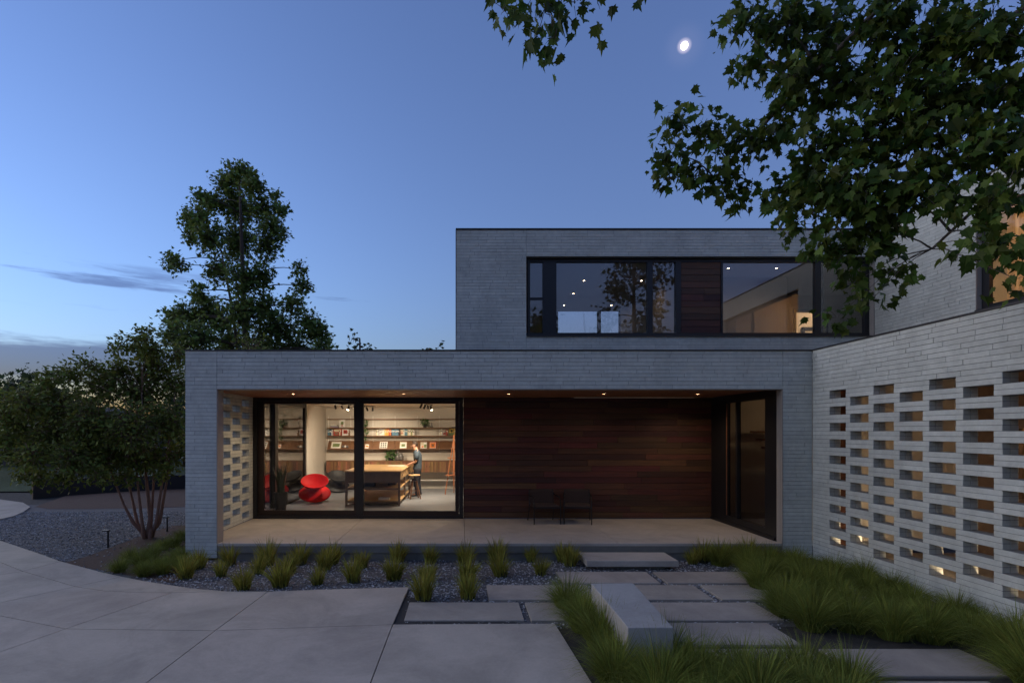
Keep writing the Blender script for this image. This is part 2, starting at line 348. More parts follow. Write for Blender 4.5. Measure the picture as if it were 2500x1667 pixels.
# pebbles lying on the gravel: thousands, one mass
def inpoly(x, y, poly):
    c = False; n = len(poly)
    for i in range(n):
        (x1, y1), (x2, y2) = poly[i], poly[i-1]
        if (y1 > y) != (y2 > y) and x < (x2-x1)*(y-y1)/(y2-y1)+x1: c = not c
    return c
def pebbles():
    mb = MB(); rnd = random.Random(3)
    zones = [(-5.4, 6.3, 7.7, 9.95, 11000, 1), (-.95, 4.2, 5.0, 8.5, 6500, 1), (4.4, 6.3, 4.4, 9.9, 1500, 1), (-13, -5.3, 9.0, 16, 17000, 1.05)]
    base = [(1, 0, 0), (-1, 0, 0), (0, 1, 0), (0, -1, 0), (0, 0, 1), (0, 0, -1)]
    fs = [(0, 2, 4), (2, 1, 4), (1, 3, 4), (3, 0, 4), (2, 0, 5), (1, 2, 5), (3, 1, 5), (0, 3, 5)]
    for x0, x1, y0, y1, n, sz in zones:
        for _ in range(n):
            x = rnd.uniform(x0, x1); y = rnd.uniform(y0, y1)
            if not inpoly(x, y, gr_poly): continue
            if any(a-.01 < x < b+.01 and c-.01 < y < d+.01 for a, b, c, d in PAV): continue
            if x > 1.35 and x < 6.4 and y < 6.6 and rnd.random() < .55: continue
            if x < -5 and inpoly(x, y, mul) and rnd.random() < .9: continue
            r = rnd.uniform(.009, .021)*sz; a = rnd.uniform(0, 6.28); sx, sy, szz = r*rnd.uniform(.9, 1.5), r*rnd.uniform(.6, 1), r*rnd.uniform(.45, .8)
            ca, sa = math.cos(a), math.sin(a); tx = rnd.uniform(-.5, .5)
            vs = []
            for bx, by, bz in base:
                X, Y, Z = bx*sx, by*sy, bz*szz + bx*sx*tx*.5
                vs.append((x + X*ca - Y*sa, y + X*sa + Y*ca, -.03 + Z + r*.3))
            mb.add(vs, fs, rnd.random())
    mb.build('gravel', 'pebble', kind='stuff', label='loose grey crushed gravel around pavers and grass tufts', category='gravel')
pebbles()

# ------------------------------------------------------------------ brickwork
CH = .0711; ZG = 3.063            # course height; a bed joint lies at ZG + n*CH
PXC = lambda x, y, z: (1250 - 122 + 1320*x/y, 1052 - 1320*(z-EYE)/y)
class Wall:
    """courses of long thin bricks on a mortar core.  mp(u,d,z): along the wall, into the wall, up"""
    def __init__(s, mp, T, twoface=False): s.mp = mp; s.T = T; s.two = twoface; s.bricks = []; s.core = MB()
    def pbox(s, u0, u1, d0, d1, z0, z1):
        a = s.mp(u0, d0, z0); b = s.mp(u1, d1, z1)
        return [(min(p, q), max(p, q)) for p, q in zip(a, b)]
    def addcore(s, u0, u1, z0, z1):
        (x0, x1), (y0, y1), (z0, z1) = s.pbox(u0+.004, u1-.004, .009, s.T-.009, z0, z1)
        s.core.box(x0, x1, y0, y1, z0, z1)
    def course(s, u0, u1, z0, z1, rnd, cut=True):
        L = .606
        if cut and u1-u0 > .7:
            u = u0 + rnd.choice([.10, .2, .3, .4, .5, .6])*rnd.uniform(.9, 1.1); js = [u0]
            while u < u1-.05: js.append(u); u += L if rnd.random() < .72 else rnd.uniform(.22, .5)
            js.append(u1)
        elif cut and u1-u0 > .4:
            js = [u0, u0 + rnd.choice([.1, .17, .25, .4])*(1 if rnd.random() < .5 else 1), u1] if rnd.random() < .6 else [u0, u1]
        else: js = [u0, u1]
        for a, b in zip(js, js[1:]):
            if b-a < .02: continue
            g = .003; e = rnd.uniform(0, .0045)
            lim = s.T/2-.003 if s.two else min(.09, s.T/2)
            ua = a + (g if a > u0 else 0); ub = b - (g if b < u1 else 0)
            zb = z0 + .0035 + rnd.uniform(-.001, .001); zt = z1 - .0025 + rnd.uniform(-.001, .001)
            s.bricks.append((s.pbox(ua, ub, e, lim, zb, zt), True))
            if s.two: s.bricks.append((s.pbox(ua, ub, lim+.006, s.T-e, zb, zt), False))
    def fill(s, u0, u1, z0, z1, rnd, cut=True):
        s.addcore(u0, u1, z0, z1)
        n0 = math.floor((z0-ZG)/CH + 1e-4); n1 = math.ceil((z1-ZG)/CH - 1e-4)
        for n in range(n0, n1):
            a, b = max(z0, ZG+n*CH), min(z1, ZG+(n+1)*CH)
            if b-a > .02: s.course(u0, u1, a, b, rnd, cut)
    def screen(s, u0, u1, z0, z1, cols, rows_even, rows_odd, rnd):
        """cols: list of (a,b) openings along u; rows: list of opening tops, each two courses high"""
        n0 = math.floor((z0-ZG)/CH + 1e-4); n1 = math.ceil((z1-ZG)/CH - 1e-4); prev = None
        for n in range(n0, n1):
            a, b = max(z0, ZG+n*CH), min(z1, ZG+(n+1)*CH)
            if b-a < .02: continue
            zc = ZG+(n+.5)*CH
            op = []
            for k, (p, q) in enumerate(cols):
                for top in (rows_even if k % 2 == 0 else rows_odd):
                    if top-2*CH < zc < top: op.append((p, q))
            op.sort(); u = u0; segs = []
            for p, q in op: segs.append((u, p)); u = q
            segs.append((u, u1))
            for p, q in segs:
                if q-p > .03: s.addcore(p, q, a, b); s.course(p, q, a, b, rnd, (q-p) > .7)
def finish_walls(house, walls, budget, core_parts):
    """the bricks that show largest become sub-parts, the rest one mass of real bricks per wall"""
    allb = []
    for wi, w in enumerate(walls):
        for b, front in w.bricks:
            (x0, x1), (y0, y1), (z0, z1) = b; cx, cy, cz = (x0+x1)/2, (y0+y1)/2, (z0+z1)/2
            px, py = PXC(cx, max(cy, .5), cz)
            vis = front and 0 < px < 2500 and 0 < py < 1667
            size = (max(x1-x0, (y1-y0)*.5))/max(cy, 1)*(z1-z0)/max(cy, 1)
            allb.append((vis*size, wi, b))
    allb.sort(key=lambda q: -q[0])
    for i, (sz, wi, b) in enumerate(allb):
        if i >= budget or sz <= 0: break
        (x0, x1), (y0, y1), (z0, z1) = b
        o = bpy.data.objects.new('brick', UNIT); COL.objects.link(o); o.parent = core_parts[wi]
        o.location = ((x0+x1)/2, (y0+y1)/2, (z0+z1)/2); o.scale = (x1-x0, y1-y0, z1-z0)
    rest = {}
    for sz, wi, b in allb[i:]:
        rest.setdefault(wi, MB()).box(*b[0], *b[1], *b[2], t=random.random())
    for wi, mb in rest.items():
        mb.build('brickwork', 'brick', core_parts[wi], kind='stuff')

HX0, HX1, HY = -5.12, 6.48, 10.0          # front wing: left and right end, face
BY = 12.85                                 # back wall of the portal
ZT, ZL, ZS = 3.835, ZG+CH, .278            # brick top, lintel underside, terrace level
PL, PR = -4.54, 5.93                       # portal opening
UX0, UX1, UY = -.13, 9.5, 12.45            # upper storey
house = empty('house', (0, 10, 0), label='modern pale grey long-brick house with recessed lit terrace portal', category='house')
_inv = Matrix.Translation((0, -10, 0))
def part(mb, name, m, parent=None, **k):
    o = mb.build(name, m, parent or house, **k)
    if parent is None: o.matrix_parent_inverse = _inv
    return o
rnd = random.Random(11)
mpF = lambda y0: (lambda u, d, z: (u, y0+d, z))
W1 = Wall(mpF(HY), .26)
W1.fill(HX0, PL, 0.0057, ZT, rnd); W1.fill(PL+.006, PR+.006, ZL, ZT, rnd); W1.fill(PR+.012, HX1, 0.0057, ZT, rnd)
W2 = Wall(mpF(UY), .2)
WX0, WX1, WZ0, WZ1 = 1.5, 9.5, 4.586, 6.374
W2.fill(UX0, WX0-.02, 3.6, 6.99, rnd); W2.fill(WX0-.015, UX1, WZ1, 6.99, rnd); W2.fill(WX0-.015, UX1, 3.6, WZ0-.03, rnd)
# perforated side wall of the portal, seen from inside
W3 = Wall(lambda u, d, z: (-4.96-d, u, z), .18, True)
c3 = [(12.20-.515*k, 12.61-.515*k) for k in range(4)]
W3.screen(10.262, BY+.02, ZS, 3.75, c3, [ZG-4*CH*i for i in range(10)], [ZG-2*CH-4*CH*i for i in range(9)], rnd)
# upper block of the right wing
W4 = Wall(lambda u, d, z: (UX1+d, u, z), .2)
W4.fill(10.0, UY-.004, 3.6, 6.99, rnd); W4.fill(5.6, 9.99, 3.6, 4.56, rnd); W4.fill(5.6, 9.99, 6.374, 6.99, rnd); W4.fill(2.0, 5.59, 3.6, 6.99, rnd)
cores = [part(w.core, 'brick_wall', 'mortar') for w in (W1, W2, W3, W4)]
for o in cores: pass
finish_walls(house, [W1, W2, W3, W4], 300, cores)

# right wing garden screen: a wall of its own
scr = empty('perforated_brick_wall', (HX1, 8, 0), label='pale long-brick garden wall with staggered rectangular openings', category='wall')
W5 = Wall(lambda u, d, z: (HX1+d, u, z), .20, True)
c5 = [(9.536-.5085*k-.405, 9.536-.5085*k) for k in range(14)]
W5.screen(2.0, HY-.003, 0.0057, ZT, c5, [ZG-4*CH*i for i in range(10)], [ZG-2*CH-4*CH*i for i in range(9)], rnd)
core5 = W5.core.build('mortar_core', 'mortar', scr); core5.matrix_parent_inverse = Matrix.Translation((-HX1, -8, 0))
finish_walls(scr, [W5], 300, [core5])
o = MB().box(HX1-.012, HX1+.24, 1.98, HY-.02, ZT+.002, ZT+.024).build('wall_cap', 'flashing', scr); o.matrix_parent_inverse = Matrix.Translation((-HX1, -8, 0))

# caps, roofs, trims
part(MB().box(HX0-.012, HX1+.26, HY-.015, HY+.28, ZT+.002, ZT+.024), 'parapet_cap', 'flashing')
part(MB().box(UX0-.015, UX1+.25, UY-.015, UY+.24, 6.992, 7.02).box(UX0-.018, UX0-.001, UY+.003, UY+.2, 3.9, 6.992), 'parapet_cap', 'flashing')
part(MB().box(UX1-.012, UX1+.25, 1.98, UY-.02, 6.994, 7.018), 'parapet_cap', 'flashing')
part(MB().box(HX0+.02, UX1, HY+.265, UY-.01, 3.52, 3.72).box(HX0+.02, UX0-.03, UY-.01, 19.75, 3.52, 3.72), 'lower_roof', 'roofing')
part(MB().box(UX0+.01, UX1+5, UY+.21, 19.6, 6.72, 6.9).box(UX1+.21, 14.5, 2, UY+.2, 6.72, 6.9), 'upper_roof', 'roofing')
part(MB().box(HX1+.21, UX1+.1, 2, HY+.2, 3.45, 3.68), 'entry_roof', 'roofing')
part(MB().box(UX0, UX0+.19, UY+.205, 19.6, 3.75, 6.97), 'side_wall', 'plaster')
part(MB().box(HX0, HX0+.1, BY+4.4, 19.75, .0, 3.75).box(HX0, HX0+.1, BY+.03, BY+4.39, 3.3, 3.75), 'side_wall', 'plaster')
# reveals lining the portal
part(MB().box(PL-.002, PL+.010, HY-.004, HY+.262, ZS, ZL-.012).box(-4.975, PL-.003, HY+.262, HY+.268, ZS, 3.15), 'portal_reveal', 'reveal_metal')
part(MB().box(PR-.006, PR+.006, HY-.004, HY+.18, ZS-.25, ZL-.012).box(PR-.012, PR-.006, HY+.06, HY+.075, ZS, ZL-.014), 'portal_reveal', 'reveal_metal')
part(MB().box(PL+.001, PR-.001, HY-.004, HY+.262, ZL-.011, ZL-.001), 'portal_reveal', 'reveal_metal')

# soffit boards
sof = empty('s'); bpy.data.objects.remove(sof)
sofm = part(MB().box(-4.97, PR+.05, HY+.27, BY+.1, 3.19, 3.4), 'soffit', 'black_metal')
y = HY+.27; i = 0
while y < BY:
    x = -4.96
    off = rnd.uniform(.8, 2.6)
    xs = [-4.96]; 
    while xs[-1] + off < PR-.5: xs.append(xs[-1]+off); off = rnd.uniform(2.2, 3.4)
    xs.append(PR+.03)
    for a, b in zip(xs, xs[1:]):
        o = MB().cbox(a, b-.004, y, min(y+.136, BY), 3.15+rnd.uniform(0, .0015), 3.188, .003).build('soffit_board', 'soffit_wood', sofm)
    y += .14

# timber cladding: planks
def clad(name, x0, x1, yf, z0, z1, h, lmin, lmax, n0):
    wall = part(MB().box(x0, x1, yf+.03, yf+.16, z0, z1), name, 'black_metal')
    z = z0
    while z < z1-.02:
        zt = min(z+h, z1); xs = [x0]; l = rnd.uniform(.3, lmax)
        while xs[-1]+l < x1-.3: xs.append(xs[-1]+l); l = rnd.uniform(lmin, lmax)
        xs.append(x1)
        for a, b in zip(xs, xs[1:]):
            e = rnd.uniform(0, .006)
            MB().cbox(a+.001, b-.002, yf+e, yf+.029, z+.002, zt-.003, .003).build('plank', 'plank', wall)
        z += h
    return wall
clad('timber_wall', .035, PR+.03, BY, ZS+.012, 3.149, .138, .9, 2.4, 0)

# sliding window of the studio
def frame_rect(mb, x0, x1, z0, z1, y0, y1, w, top=None, bot=None):
    t = top or w; b = bot or w
    mb.box(x0, x0+w, y0, y1, z0, z1); mb.box(x1-w, x1, y0, y1, z0, z1)
    mb.box(x0+w, x1-w, y0+.002, y1-.002, z0, z0+b); mb.box(x0+w, x1-w, y0+.002, y1-.002, z1-t, z1)
    return mb
win = part(frame_rect(MB(), -4.975, .03, ZS+.004, 3.149, BY-.03, BY+.16, .10, .08, .07), 'studio_window', 'black_metal')
s1 = frame_rect(MB(), -4.87, -2.44, .352, 3.066, BY+.055, BY+.12, .14, .063, .11).build('sliding_sash', 'bronze_frame', win)
s2 = frame_rect(MB(), -2.435, -.072, .352, 3.066, BY-.02, BY+.045, .09, .063, .11).build('sliding_sash', 'bronze_frame', win)
MB().box(-2.52, -2.345, BY-.028, BY+.13, .354, 3.064).build('mullion', 'black_metal', win)
MB().box(-4.73, -2.525, BY+.085, BY+.091, .463, 3.002).build('pane', 'glass', win)
MB().box(-2.343, -.163, BY+.01, BY+.016, .463, 3.002).build('pane', 'glass', win)

# glazed side of the portal with the entrance stair behind it
gw = part(MB().box(PR, PR+.08, 10.20, 10.58, ZS+.002, 3.148).box(PR, PR+.08, 12.1, BY+.05, ZS+.002, 3.148).box(PR, PR+.08, 10.58, 12.1, 2.98, 3.148).box(PR, PR+.08, 10.58, 12.1, ZS+.002, .47).box(PR-.02, PR+.06, 11.61, 11.68, .47, 2.98)
          .box(PR-.03, PR-.001, 10.22, BY-.01, ZS+.002, ZS+.06), 'portal_glazing', 'black_metal')
MB().box(PR+.035, PR+.041, 10.581, 11.609, .471, 2.979).build('pane', 'dark_glass', gw)
MB().box(PR+.035, PR+.041, 11.681, 12.099, .471, 2.979).build('pane', 'dark_glass', gw)
MB().box(PR-.012, PR-.002, 12.09, 12.10, .48, 2.97).build('trim', 'soffit_wood', gw)
hall = part(MB().box(PR+.1, UX1, 10.3, 13.9, .18, .27), 'hall_floor', 'room_floor')
part(MB().box(UX1-.15, UX1, 10.25, 14, .27, 3.5).box(PR+.09, UX1-.15, 13.9, 14.0, .27, 3.5).box(HX1+.05, UX1-.15, 10.26, 10.34, .27, 3.5), 'hall_wall', 'plaster')
part(MB().box(PR+.09, UX1, 10.26, 14, 3.4, 3.5), 'hall_ceiling', 'ceiling_white')
st = part(MB().tube([(8.6, 11.2, 1.2), (8.6, 13.4, 3.2)], .025), 'stair_rail', 'black_metal')
for k in range(11):
    MB().cbox(7.35, 8.55, 10.9+.26*k, 11.2+.26*k, .27+.19*(k+1)-.05, .27+.19*(k+1), .006).build('stair_tread', 'stair_wood', st)

# upper storey ribbon window
YG = UY+.165
def UXs(z): return (1080+.476*z-1128)*YG/1320
def UZs(z): return EYE-(520+.476*z-1052)*YG/1320
uw = part(MB().box(WX0-.01, UX1-.002, YG-.03, YG+.08, WZ1-.085, WZ1-.001).box(WX0-.01, UX1-.002, YG-.03, YG+.08, WZ0-.03, WZ0+.055), 'ribbon_window', 'black_metal')
part(MB().box(WX0-.012, UX1-.004, UY-.03, YG+.1, WZ0-.058, WZ0-.031), 'window_sill', 'flashing')
part(MB().box(UX1-.013, UX1-.001, UY+.001, YG+.08, WZ0-.03, WZ1), 'window_jamb', 'reveal_metal')
zb, zt = WZ0+.055, WZ1-.085
def upost(a, b, m='black_metal'): MB().box(a, b, YG-.028, YG+.078, zb, zt).build('mullion', m, uw)
for a, b in ((437, 450), (515, 585), (1050, 1078), (1195, 1222), (1910, 1940), (2165, 2190)): upost(UXs(a), UXs(b)-.002)
upost(UXs(1428), UXs(1437))
MB().box(UXs(450), UXs(515)-.002, YG-.02, YG+.06, 5.42, 5.465).build('mullion', 'black_metal', uw)
for a, b in ((450, 515), (585, 1050), (1078, 1195), (1437, 1910), (1940, 2165)):
    MB().box(UXs(a), UXs(b)-.003, YG+.02, YG+.026, zb, zt).build('pane', 'upper_glass', uw)
MB().box(UXs(1950), UXs(1973), YG+.12, YG+.2, zb, zt).build('mullion', 'black_metal', uw)  # no real post: dark bar modelled as the frame's reflection in the glass
clad('timber_panel', UXs(1223), UXs(1427), YG-.015, zb, zt, .15, .6, 1.4, 0)

# upper rooms
part(MB().box(UX0+.2, 13.5, YG+.21, 18.4, 4.1, 4.3), 'upper_floor', 'room_floor')
part(MB().box(UX0+.2, 13.5, YG+.09, 18.4, 6.42, 6.6), 'upper_ceiling', 'ceiling_white')
part(MB().box(5.35, 5.5, YG+.1, 18.3, 4.3, 6.42).box(UX0+.2, 3.2, 18.3, 18.4, 4.3, 6.42).box(3.2, 5.35, 18.3, 18.4, 4.3, 5.62).box(5.5, 8.6, 14.31, 14.41, 4.3, 6.42).box(8.5, 8.6, 14.41, 16.2, 4.3, 6.42).box(8.5, 9.93, 16.2, 16.3, 4.3, 6.42).box(10.95, 13.5, 16.2, 16.3, 4.3, 6.42).box(9.93, 10.95, 16.2, 16.3, 6.0, 6.42).box(13.4, 13.5, 12.3, 18.3, 4.3, 6.42).box(UX1+.2, 13.4, YG-.05, YG+.05, 4.3, 6.42), 'upper_wall', 'plaster')
part(MB().box(3.2, 3.25, 18.28, 18.34, 5.62, 6.42).box(4.57, 4.7, 18.28, 18.34, 5.62, 6.42).box(5.3, 5.35, 18.28, 18.34, 5.62, 6.42).box(3.2, 5.35, 18.27, 18.35, 5.60, 5.64), 'rear_window_frame', 'black_metal')
part(MB().box(3.26, 4.56, 18.31, 18.316, 5.65, 6.41).box(4.71, 5.29, 18.31, 18.316, 5.65, 6.41), 'rear_pane', 'glass')
# the far doorways with their frames
part(MB().box(9.93, 10.0, 16.16, 16.34, 4.3, 6.0).box(10.88, 10.95, 16.16, 16.34, 4.3, 6.0).box(10.0, 10.88, 16.16, 16.34, 5.93, 6.0), 'doorway_frame', 'black_metal')
part(MB().box(9.0, 13.4, 18.0, 18.1, 4.3, 6.42), 'landing_wall', 'plaster')
part(MB().box(11.3, 11.36, 17.9, 17.99, 4.3, 5.8).box(12.2, 12.26, 17.9, 17.99, 4.3, 5.8).box(11.3, 12.26, 17.9, 17.99, 5.74, 5.8), 'doorway_frame', 'black_metal')

# upper right block window with drawn curtain
uw2 = part(MB().box(UX1+.10, UX1+.17, 9.84, 9.985, 4.585, 6.374).box(UX1+.10, UX1+.17, 5.6, 9.84, 4.585, 4.66).box(UX1+.10, UX1+.17, 5.6, 9.84, 6.30, 6.374).box(UX1+.10, UX1+.17, 7.3, 7.4, 4.66, 6.3), 'corner_window', 'black_metal')
MB().box(UX1+.13, UX1+.136, 7.4, 9.838, 4.66, 6.299).build('pane', 'glass', uw2)
MB().box(UX1+.13, UX1+.136, 5.6, 7.298, 4.66, 6.299).build('pane', 'glass', uw2)
part(MB().box(UX1-.02, UX1+.1, 5.58, 9.999, 4.556, 4.584), 'window_sill', 'flashing')
part(MB().box(UX1+.001, UX1+.17, 9.986, 9.998, 4.585, 6.373), 'window_jamb', 'reveal_metal')
cu = MB(); n = 120
for k in range(n+1):
    yy = 5.7+4.1*k/n; dx = .04*math.sin(k*1.3)
    cu.v += [(UX1+.42+dx, yy, 4.4), (UX1+.42+dx, yy, 6.4)]; cu.t += [0, 0]
    if k: cu.f.append((2*k-2, 2*k, 2*k+1, 2*k-1)); cu.m.append(0)
part(cu, 'curtain', 'curtain', smooth=True)
part(MB().box(UX1+.2, 13.5, 2, 12.3, 6.42, 6.6).box(UX1+.2, 13.5, 2, 12.3, 4.1, 4.3).box(13.4, 13.5, 2, 12.3, 4.3, 6.42), 'upper_room', 'plaster')

# covered entry behind the perforated wall
part(MB().box(HX1+.2, UX1+.1, 2, HY+.2, -.04, .06), 'entry_floor', 'concrete')
ew = clad('entry_timber_wall', 0, 1, 0, 0, .1, .1, .5, .9, 0) if False else None
part(MB().box(UX1-.02, UX1+.05, 2, 6.2, .06, 3.45).box(UX1-.02, UX1+.05, 6.9, 8.2, .06, 3.45).box(UX1-.02, UX1+.05, 9.2, HY+.2, .06, 3.45).box(UX1-.02, UX1+.05, 6.2, 6.9, 2.6, 3.45).box(UX1-.02, UX1+.05, 8.2, 9.2, 2.4, 3.45).box(UX1-.02, UX1+.05, 6.2, 6.9, .06, .9).box(UX1-.02, UX1+.05, 8.2, 9.2, .06, 1.2), 'entry_wall', 'table_dark')
part(MB().box(UX1+.4, UX1+.5, 5, HY+.2, .06, 3.45), 'entry_inner_wall', 'curtain')
part(MB().box(HX1+.205, UX1-.03, 2, HY-.02, 3.40, 3.445), 'entry_ceiling', 'soffit_wood')
part(MB().box(HX1+.9, HX1+1.0, HY+.202, HY+.24, .06, 3.4).box(HX1+.21, HX1+.89, HY+.2, HY+.23, .06, 3.4), 'entry_panel', 'plank')

# terrace: cast slab panels
ter = empty('terrace', (0, 11, 0), kind='structure', label='raised concrete terrace inside the portal')
for a, b in ((PL+.014, -2.36), (-2.354, .047), (.053, 2.9), (2.906, PR-.014)):
    o = MB().cbox(a, b, HY-.004, BY-.035, ZS-.05, ZS, .004).build('terrace_slab', 'concrete', ter); onb(o, (0, 11, 0))
o = MB().box(-4.976, PL+.012, HY+.272, BY-.03, ZS-.05, ZS-.001).build('terrace_slab', 'concrete', ter); onb(o, (0, 11, 0))
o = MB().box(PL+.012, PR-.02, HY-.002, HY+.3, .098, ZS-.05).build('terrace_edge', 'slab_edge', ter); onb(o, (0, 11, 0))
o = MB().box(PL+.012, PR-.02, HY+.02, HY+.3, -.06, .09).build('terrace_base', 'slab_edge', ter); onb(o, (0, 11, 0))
MB().cbox(2.13, 3.70, 9.23, 9.89, .035, .14, .006).build('step_slab', 'concrete', label='floating concrete step slab in front of the terrace', category='step')
b = bpy.data.objects['step_slab']
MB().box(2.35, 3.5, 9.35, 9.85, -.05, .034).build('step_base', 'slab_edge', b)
be = empty('bench', (1.9, 6.2, 0), label='long plain concrete bench beside the fine grasses', category='bench')
def wpart(mb, root, name, m, **k):
    o = mb.build(name, m, root, **k); o.matrix_parent_inverse = Matrix.Translation(-root.location); return o
def bench():
    p0 = at_depth(1358, 1339, 1); s = lambda y: (y-HYD)/(EYE-.45)
    q = lambda x, y: ((x-CXD)/s(y), FD/s(y))
    poly = [q(1358, 1339), q(1455, 1338), q(1547, 1440), q(1442, 1440)]
    mb = MB().prism(poly, -.05, .45)
    wpart(mb, be, 'bench_block', 'bench_concrete', fix=True)
bench()
bm = bpy.data.objects['bench_block'].modifiers.new('soft_edge', 'BEVEL'); bm.width = .008; bm.segments = 2

# ------------------------------------------------------------------ studio interior
FZ = .29; RX0, RX1, RY0, RY1, CZ = -4.9, 2.6, BY+.17, 19.5, 3.2
part(MB().box(HX0+.1, RX1+.1, BY+.02, RY1+.1, .1, FZ), 'studio_floor', 'room_floor')
part(MB().box(HX0+.1, RX1+.1, BY+.17, RY1+.1, CZ, CZ+.1), 'studio_ceiling', 'ceiling_white')
part(MB().box(HX0+.1, RX1+.1, RY1, RY1+.1, FZ, CZ), 'studio_wall', 'plaster')
part(MB().box(RX1, RX1+.1, BY+.17, RY1, FZ, CZ).box(.04, RX1, BY+.165, BY+.2, FZ, CZ), 'studio_wall', 'plaster')
part(MB().box(RX0-.12, RX0, 17.05, RY1, FZ, CZ), 'studio_wall', 'plaster')
gd = part(MB().box(RX0-.1, RX0-.02, BY+.17, 17.04, 3.08, CZ).box(RX0-.1, RX0-.02, BY+.17, 17.04, FZ, FZ+.05).box(RX0-.1, RX0-.02, 16.93, 17.04, FZ+.05, 3.08).box(RX0-.1, RX0+.02, 14.12, 14.36, FZ+.05, 3.08).box(RX0-.1, RX0-.02, BY+.17, BY+.27, FZ+.05, 3.08), 'side_glass_door', 'black_metal')
MB().box(RX0-.06, RX0-.054, BY+.27, 14.12, FZ+.05, 3.08).build('pane', 'mirror_glass', gd)
MB().box(RX0-.06, RX0-.054, 14.36, 16.93, FZ+.05, 3.08).build('pane', 'mirror_glass', gd)

SY = 1320/19.25
def WXs(z): return (450+.2978*z-1128)/SY
def WZs(z): return EYE-(850+.2978*z-1052)/SY
shelf = empty('wall_shelving', (-2, RY1, 1.7), label='long wall-mounted shelving of thin boards on white uprights', category='shelving')
for z in (1168, 1353, 1537, 1721, 1905, 2088, 2272, 2456, 2640): wpart(MB().box(WXs(z)-.009, WXs(z)+.009, RY1-.03, RY1-.002, 1.6, 2.9), shelf, 'upright', 'white_metal')
for z, dep in ((578, .2), (650, .26), (717, .28)): wpart(MB().cbox(WXs(1172), WXs(2700), RY1-dep-.032, RY1-.032, WZs(z)-.012, WZs(z)+.012, .003), shelf, 'shelf_board', 'shelf_wood')
for z in range(0, 8):
    a, b_ = WXs(1172+184*z)+.004, WXs(1172+184*(z+1))-.004
    d = MB(); zt_, zb_ = WZs(757), WZs(822)
    d.add([(a, RY1-.28, zb_), (b_, RY1-.28, zb_), (b_, RY1-.05, zt_), (a, RY1-.05, zt_), (a, RY1-.27, zb_-.02), (b_, RY1-.27, zb_-.02), (b_, RY1-.035, zt_-.01), (a, RY1-.035, zt_-.01)], [(0, 1, 2, 3), (7, 6, 5, 4), (0, 4, 5, 1), (1, 5, 6, 2), (2, 6, 7, 3), (3, 7, 4, 0)])
    d.box(a, b_, RY1-.3, RY1-.282, zb_-.02, zb_+.02)
    wpart(d, shelf, 'display_shelf', 'shelf_wood')
cab = empty('wall_cabinet', (-2, RY1, .9), label='long floating walnut cabinet with slatted doors along back wall', category='cabinet')
zc1, zc0 = WZs(918), WZs(1012)
wpart(MB().box(WXs(1172), WXs(2700), RY1-.42, RY1-.002, zc1-.03, zc1), cab, 'top_board', 'shelf_wood')
wpart(MB().box(WXs(1172), WXs(2700), RY1-.40, RY1-.002, zc0, zc1-.031), cab, 'carcass', 'shelf_wood')
for k in range(16):
    a = WXs(1174+92*k); b_ = WXs(1174+92*(k+1))-.006
    d = wpart(MB().box(a, b_, RY1-.415, RY1-.401, zc0+.004, zc1-.035), cab, 'door', 'cabinet_wood')
    m_ = 7
    for q in range(m_):
        w_ = (b_-a)/m_
        o = MB().box(a+q*w_+.003, a+(q+1)*w_-.003, RY1-.425, RY1-.4155, zc0+.006, zc1-.037, t=rnd.random()).build('slat', 'cabinet_wood', d)
    kx = b_-.045 if k % 2 == 0 else a+.045
    MB().tube([(kx, RY1-.425, (zc0+zc1)/2), (kx, RY1-.445, (zc0+zc1)/2)], .016, 8).build('knob', 'black_metal', d)
wpart(MB().box(WXs(1172), WXs(2700), RY1-.30, RY1-.002, WZs(1078)-.02, WZs(1078)), cab, 'lower_board', 'white_metal')

# books: each its own
def book(x, w, h, dep, z, color, label, lean=0.0, face=None, group=None, y=None):
    yb = y or RY1-.06
    root = empty('book', (x+w/2, yb-dep/2, z), label=label, category='book')
    if group: root['group'] = group
    hw = w/2
    MB().cbox(-hw, hw, -dep/2, dep/2, 0.001, h, .002).build('cover', 'book_'+color, root)
    MB().box(-hw*.78, hw*.78, -dep/2+.004, dep/2-.004, h-.006, h+.001).build('pages', 'paper', root)
    if w > .1:
        for (a, b_, c, d, cc) in (face or []): MB().box(-hw+w*a, -hw+w*b_, -dep/2-.002, -dep/2-.0005, h*c, h*d).build('print', 'book_'+cc, root)
    elif w > .02:
        MB().box(-hw*.7, hw*.7, -dep/2-.001, -dep/2-.0002, h*.6, h*.78).build('spine_print', 'paper' if color not in ('white', 'cream') else 'book_black', root)
    root.rotation_euler = (0, lean, 0)
    return root
Z3 = WZs(717)+.014; Z2 = WZs(650)+.014; ZD = WZs(822)+.02
def row(z0, z1, seq, where, zbase):
    x = WXs(z0); xe = WXs(z1); n = len(seq); w = (xe-x)/n
    for k, c in enumerate(seq):
        h = rnd.uniform(.18, .25); ww = w*.93
        nth = seq[:k].count(c); pre = f'{ORD[nth]} ' if seq.count(c) > 1 else ''
        book(x, ww, h, .15, zbase, c, f'{pre}slim {c} book upright {where}')
        x += w
row(1172, 1212, ['blue', 'teal', 'black', 'blue', 'white'], 'at the end of the middle shelf by the white wall', Z3)
book(WXs(1214), WXs(1266)-WXs(1214), .25, .05, Z3, 'red', 'red picture book facing out on middle shelf by the white wall', face=[(.1, .9, .55, .9, 'cream'), (.25, .75, .15, .45, 'brown')])
row(1268, 1284, ['cream', 'red'], 'between two facing-out books', Z3)
book(WXs(1286), WXs(1340)-WXs(1286), .25, .05, Z3, 'white', 'white picture book facing out on middle shelf beside red one', face=[(.2, .8, .25, .8, 'red'), (.35, .6, .4, .6, 'black')])
row(1342, 1352, ['brown'], 'by the second upright', Z3)
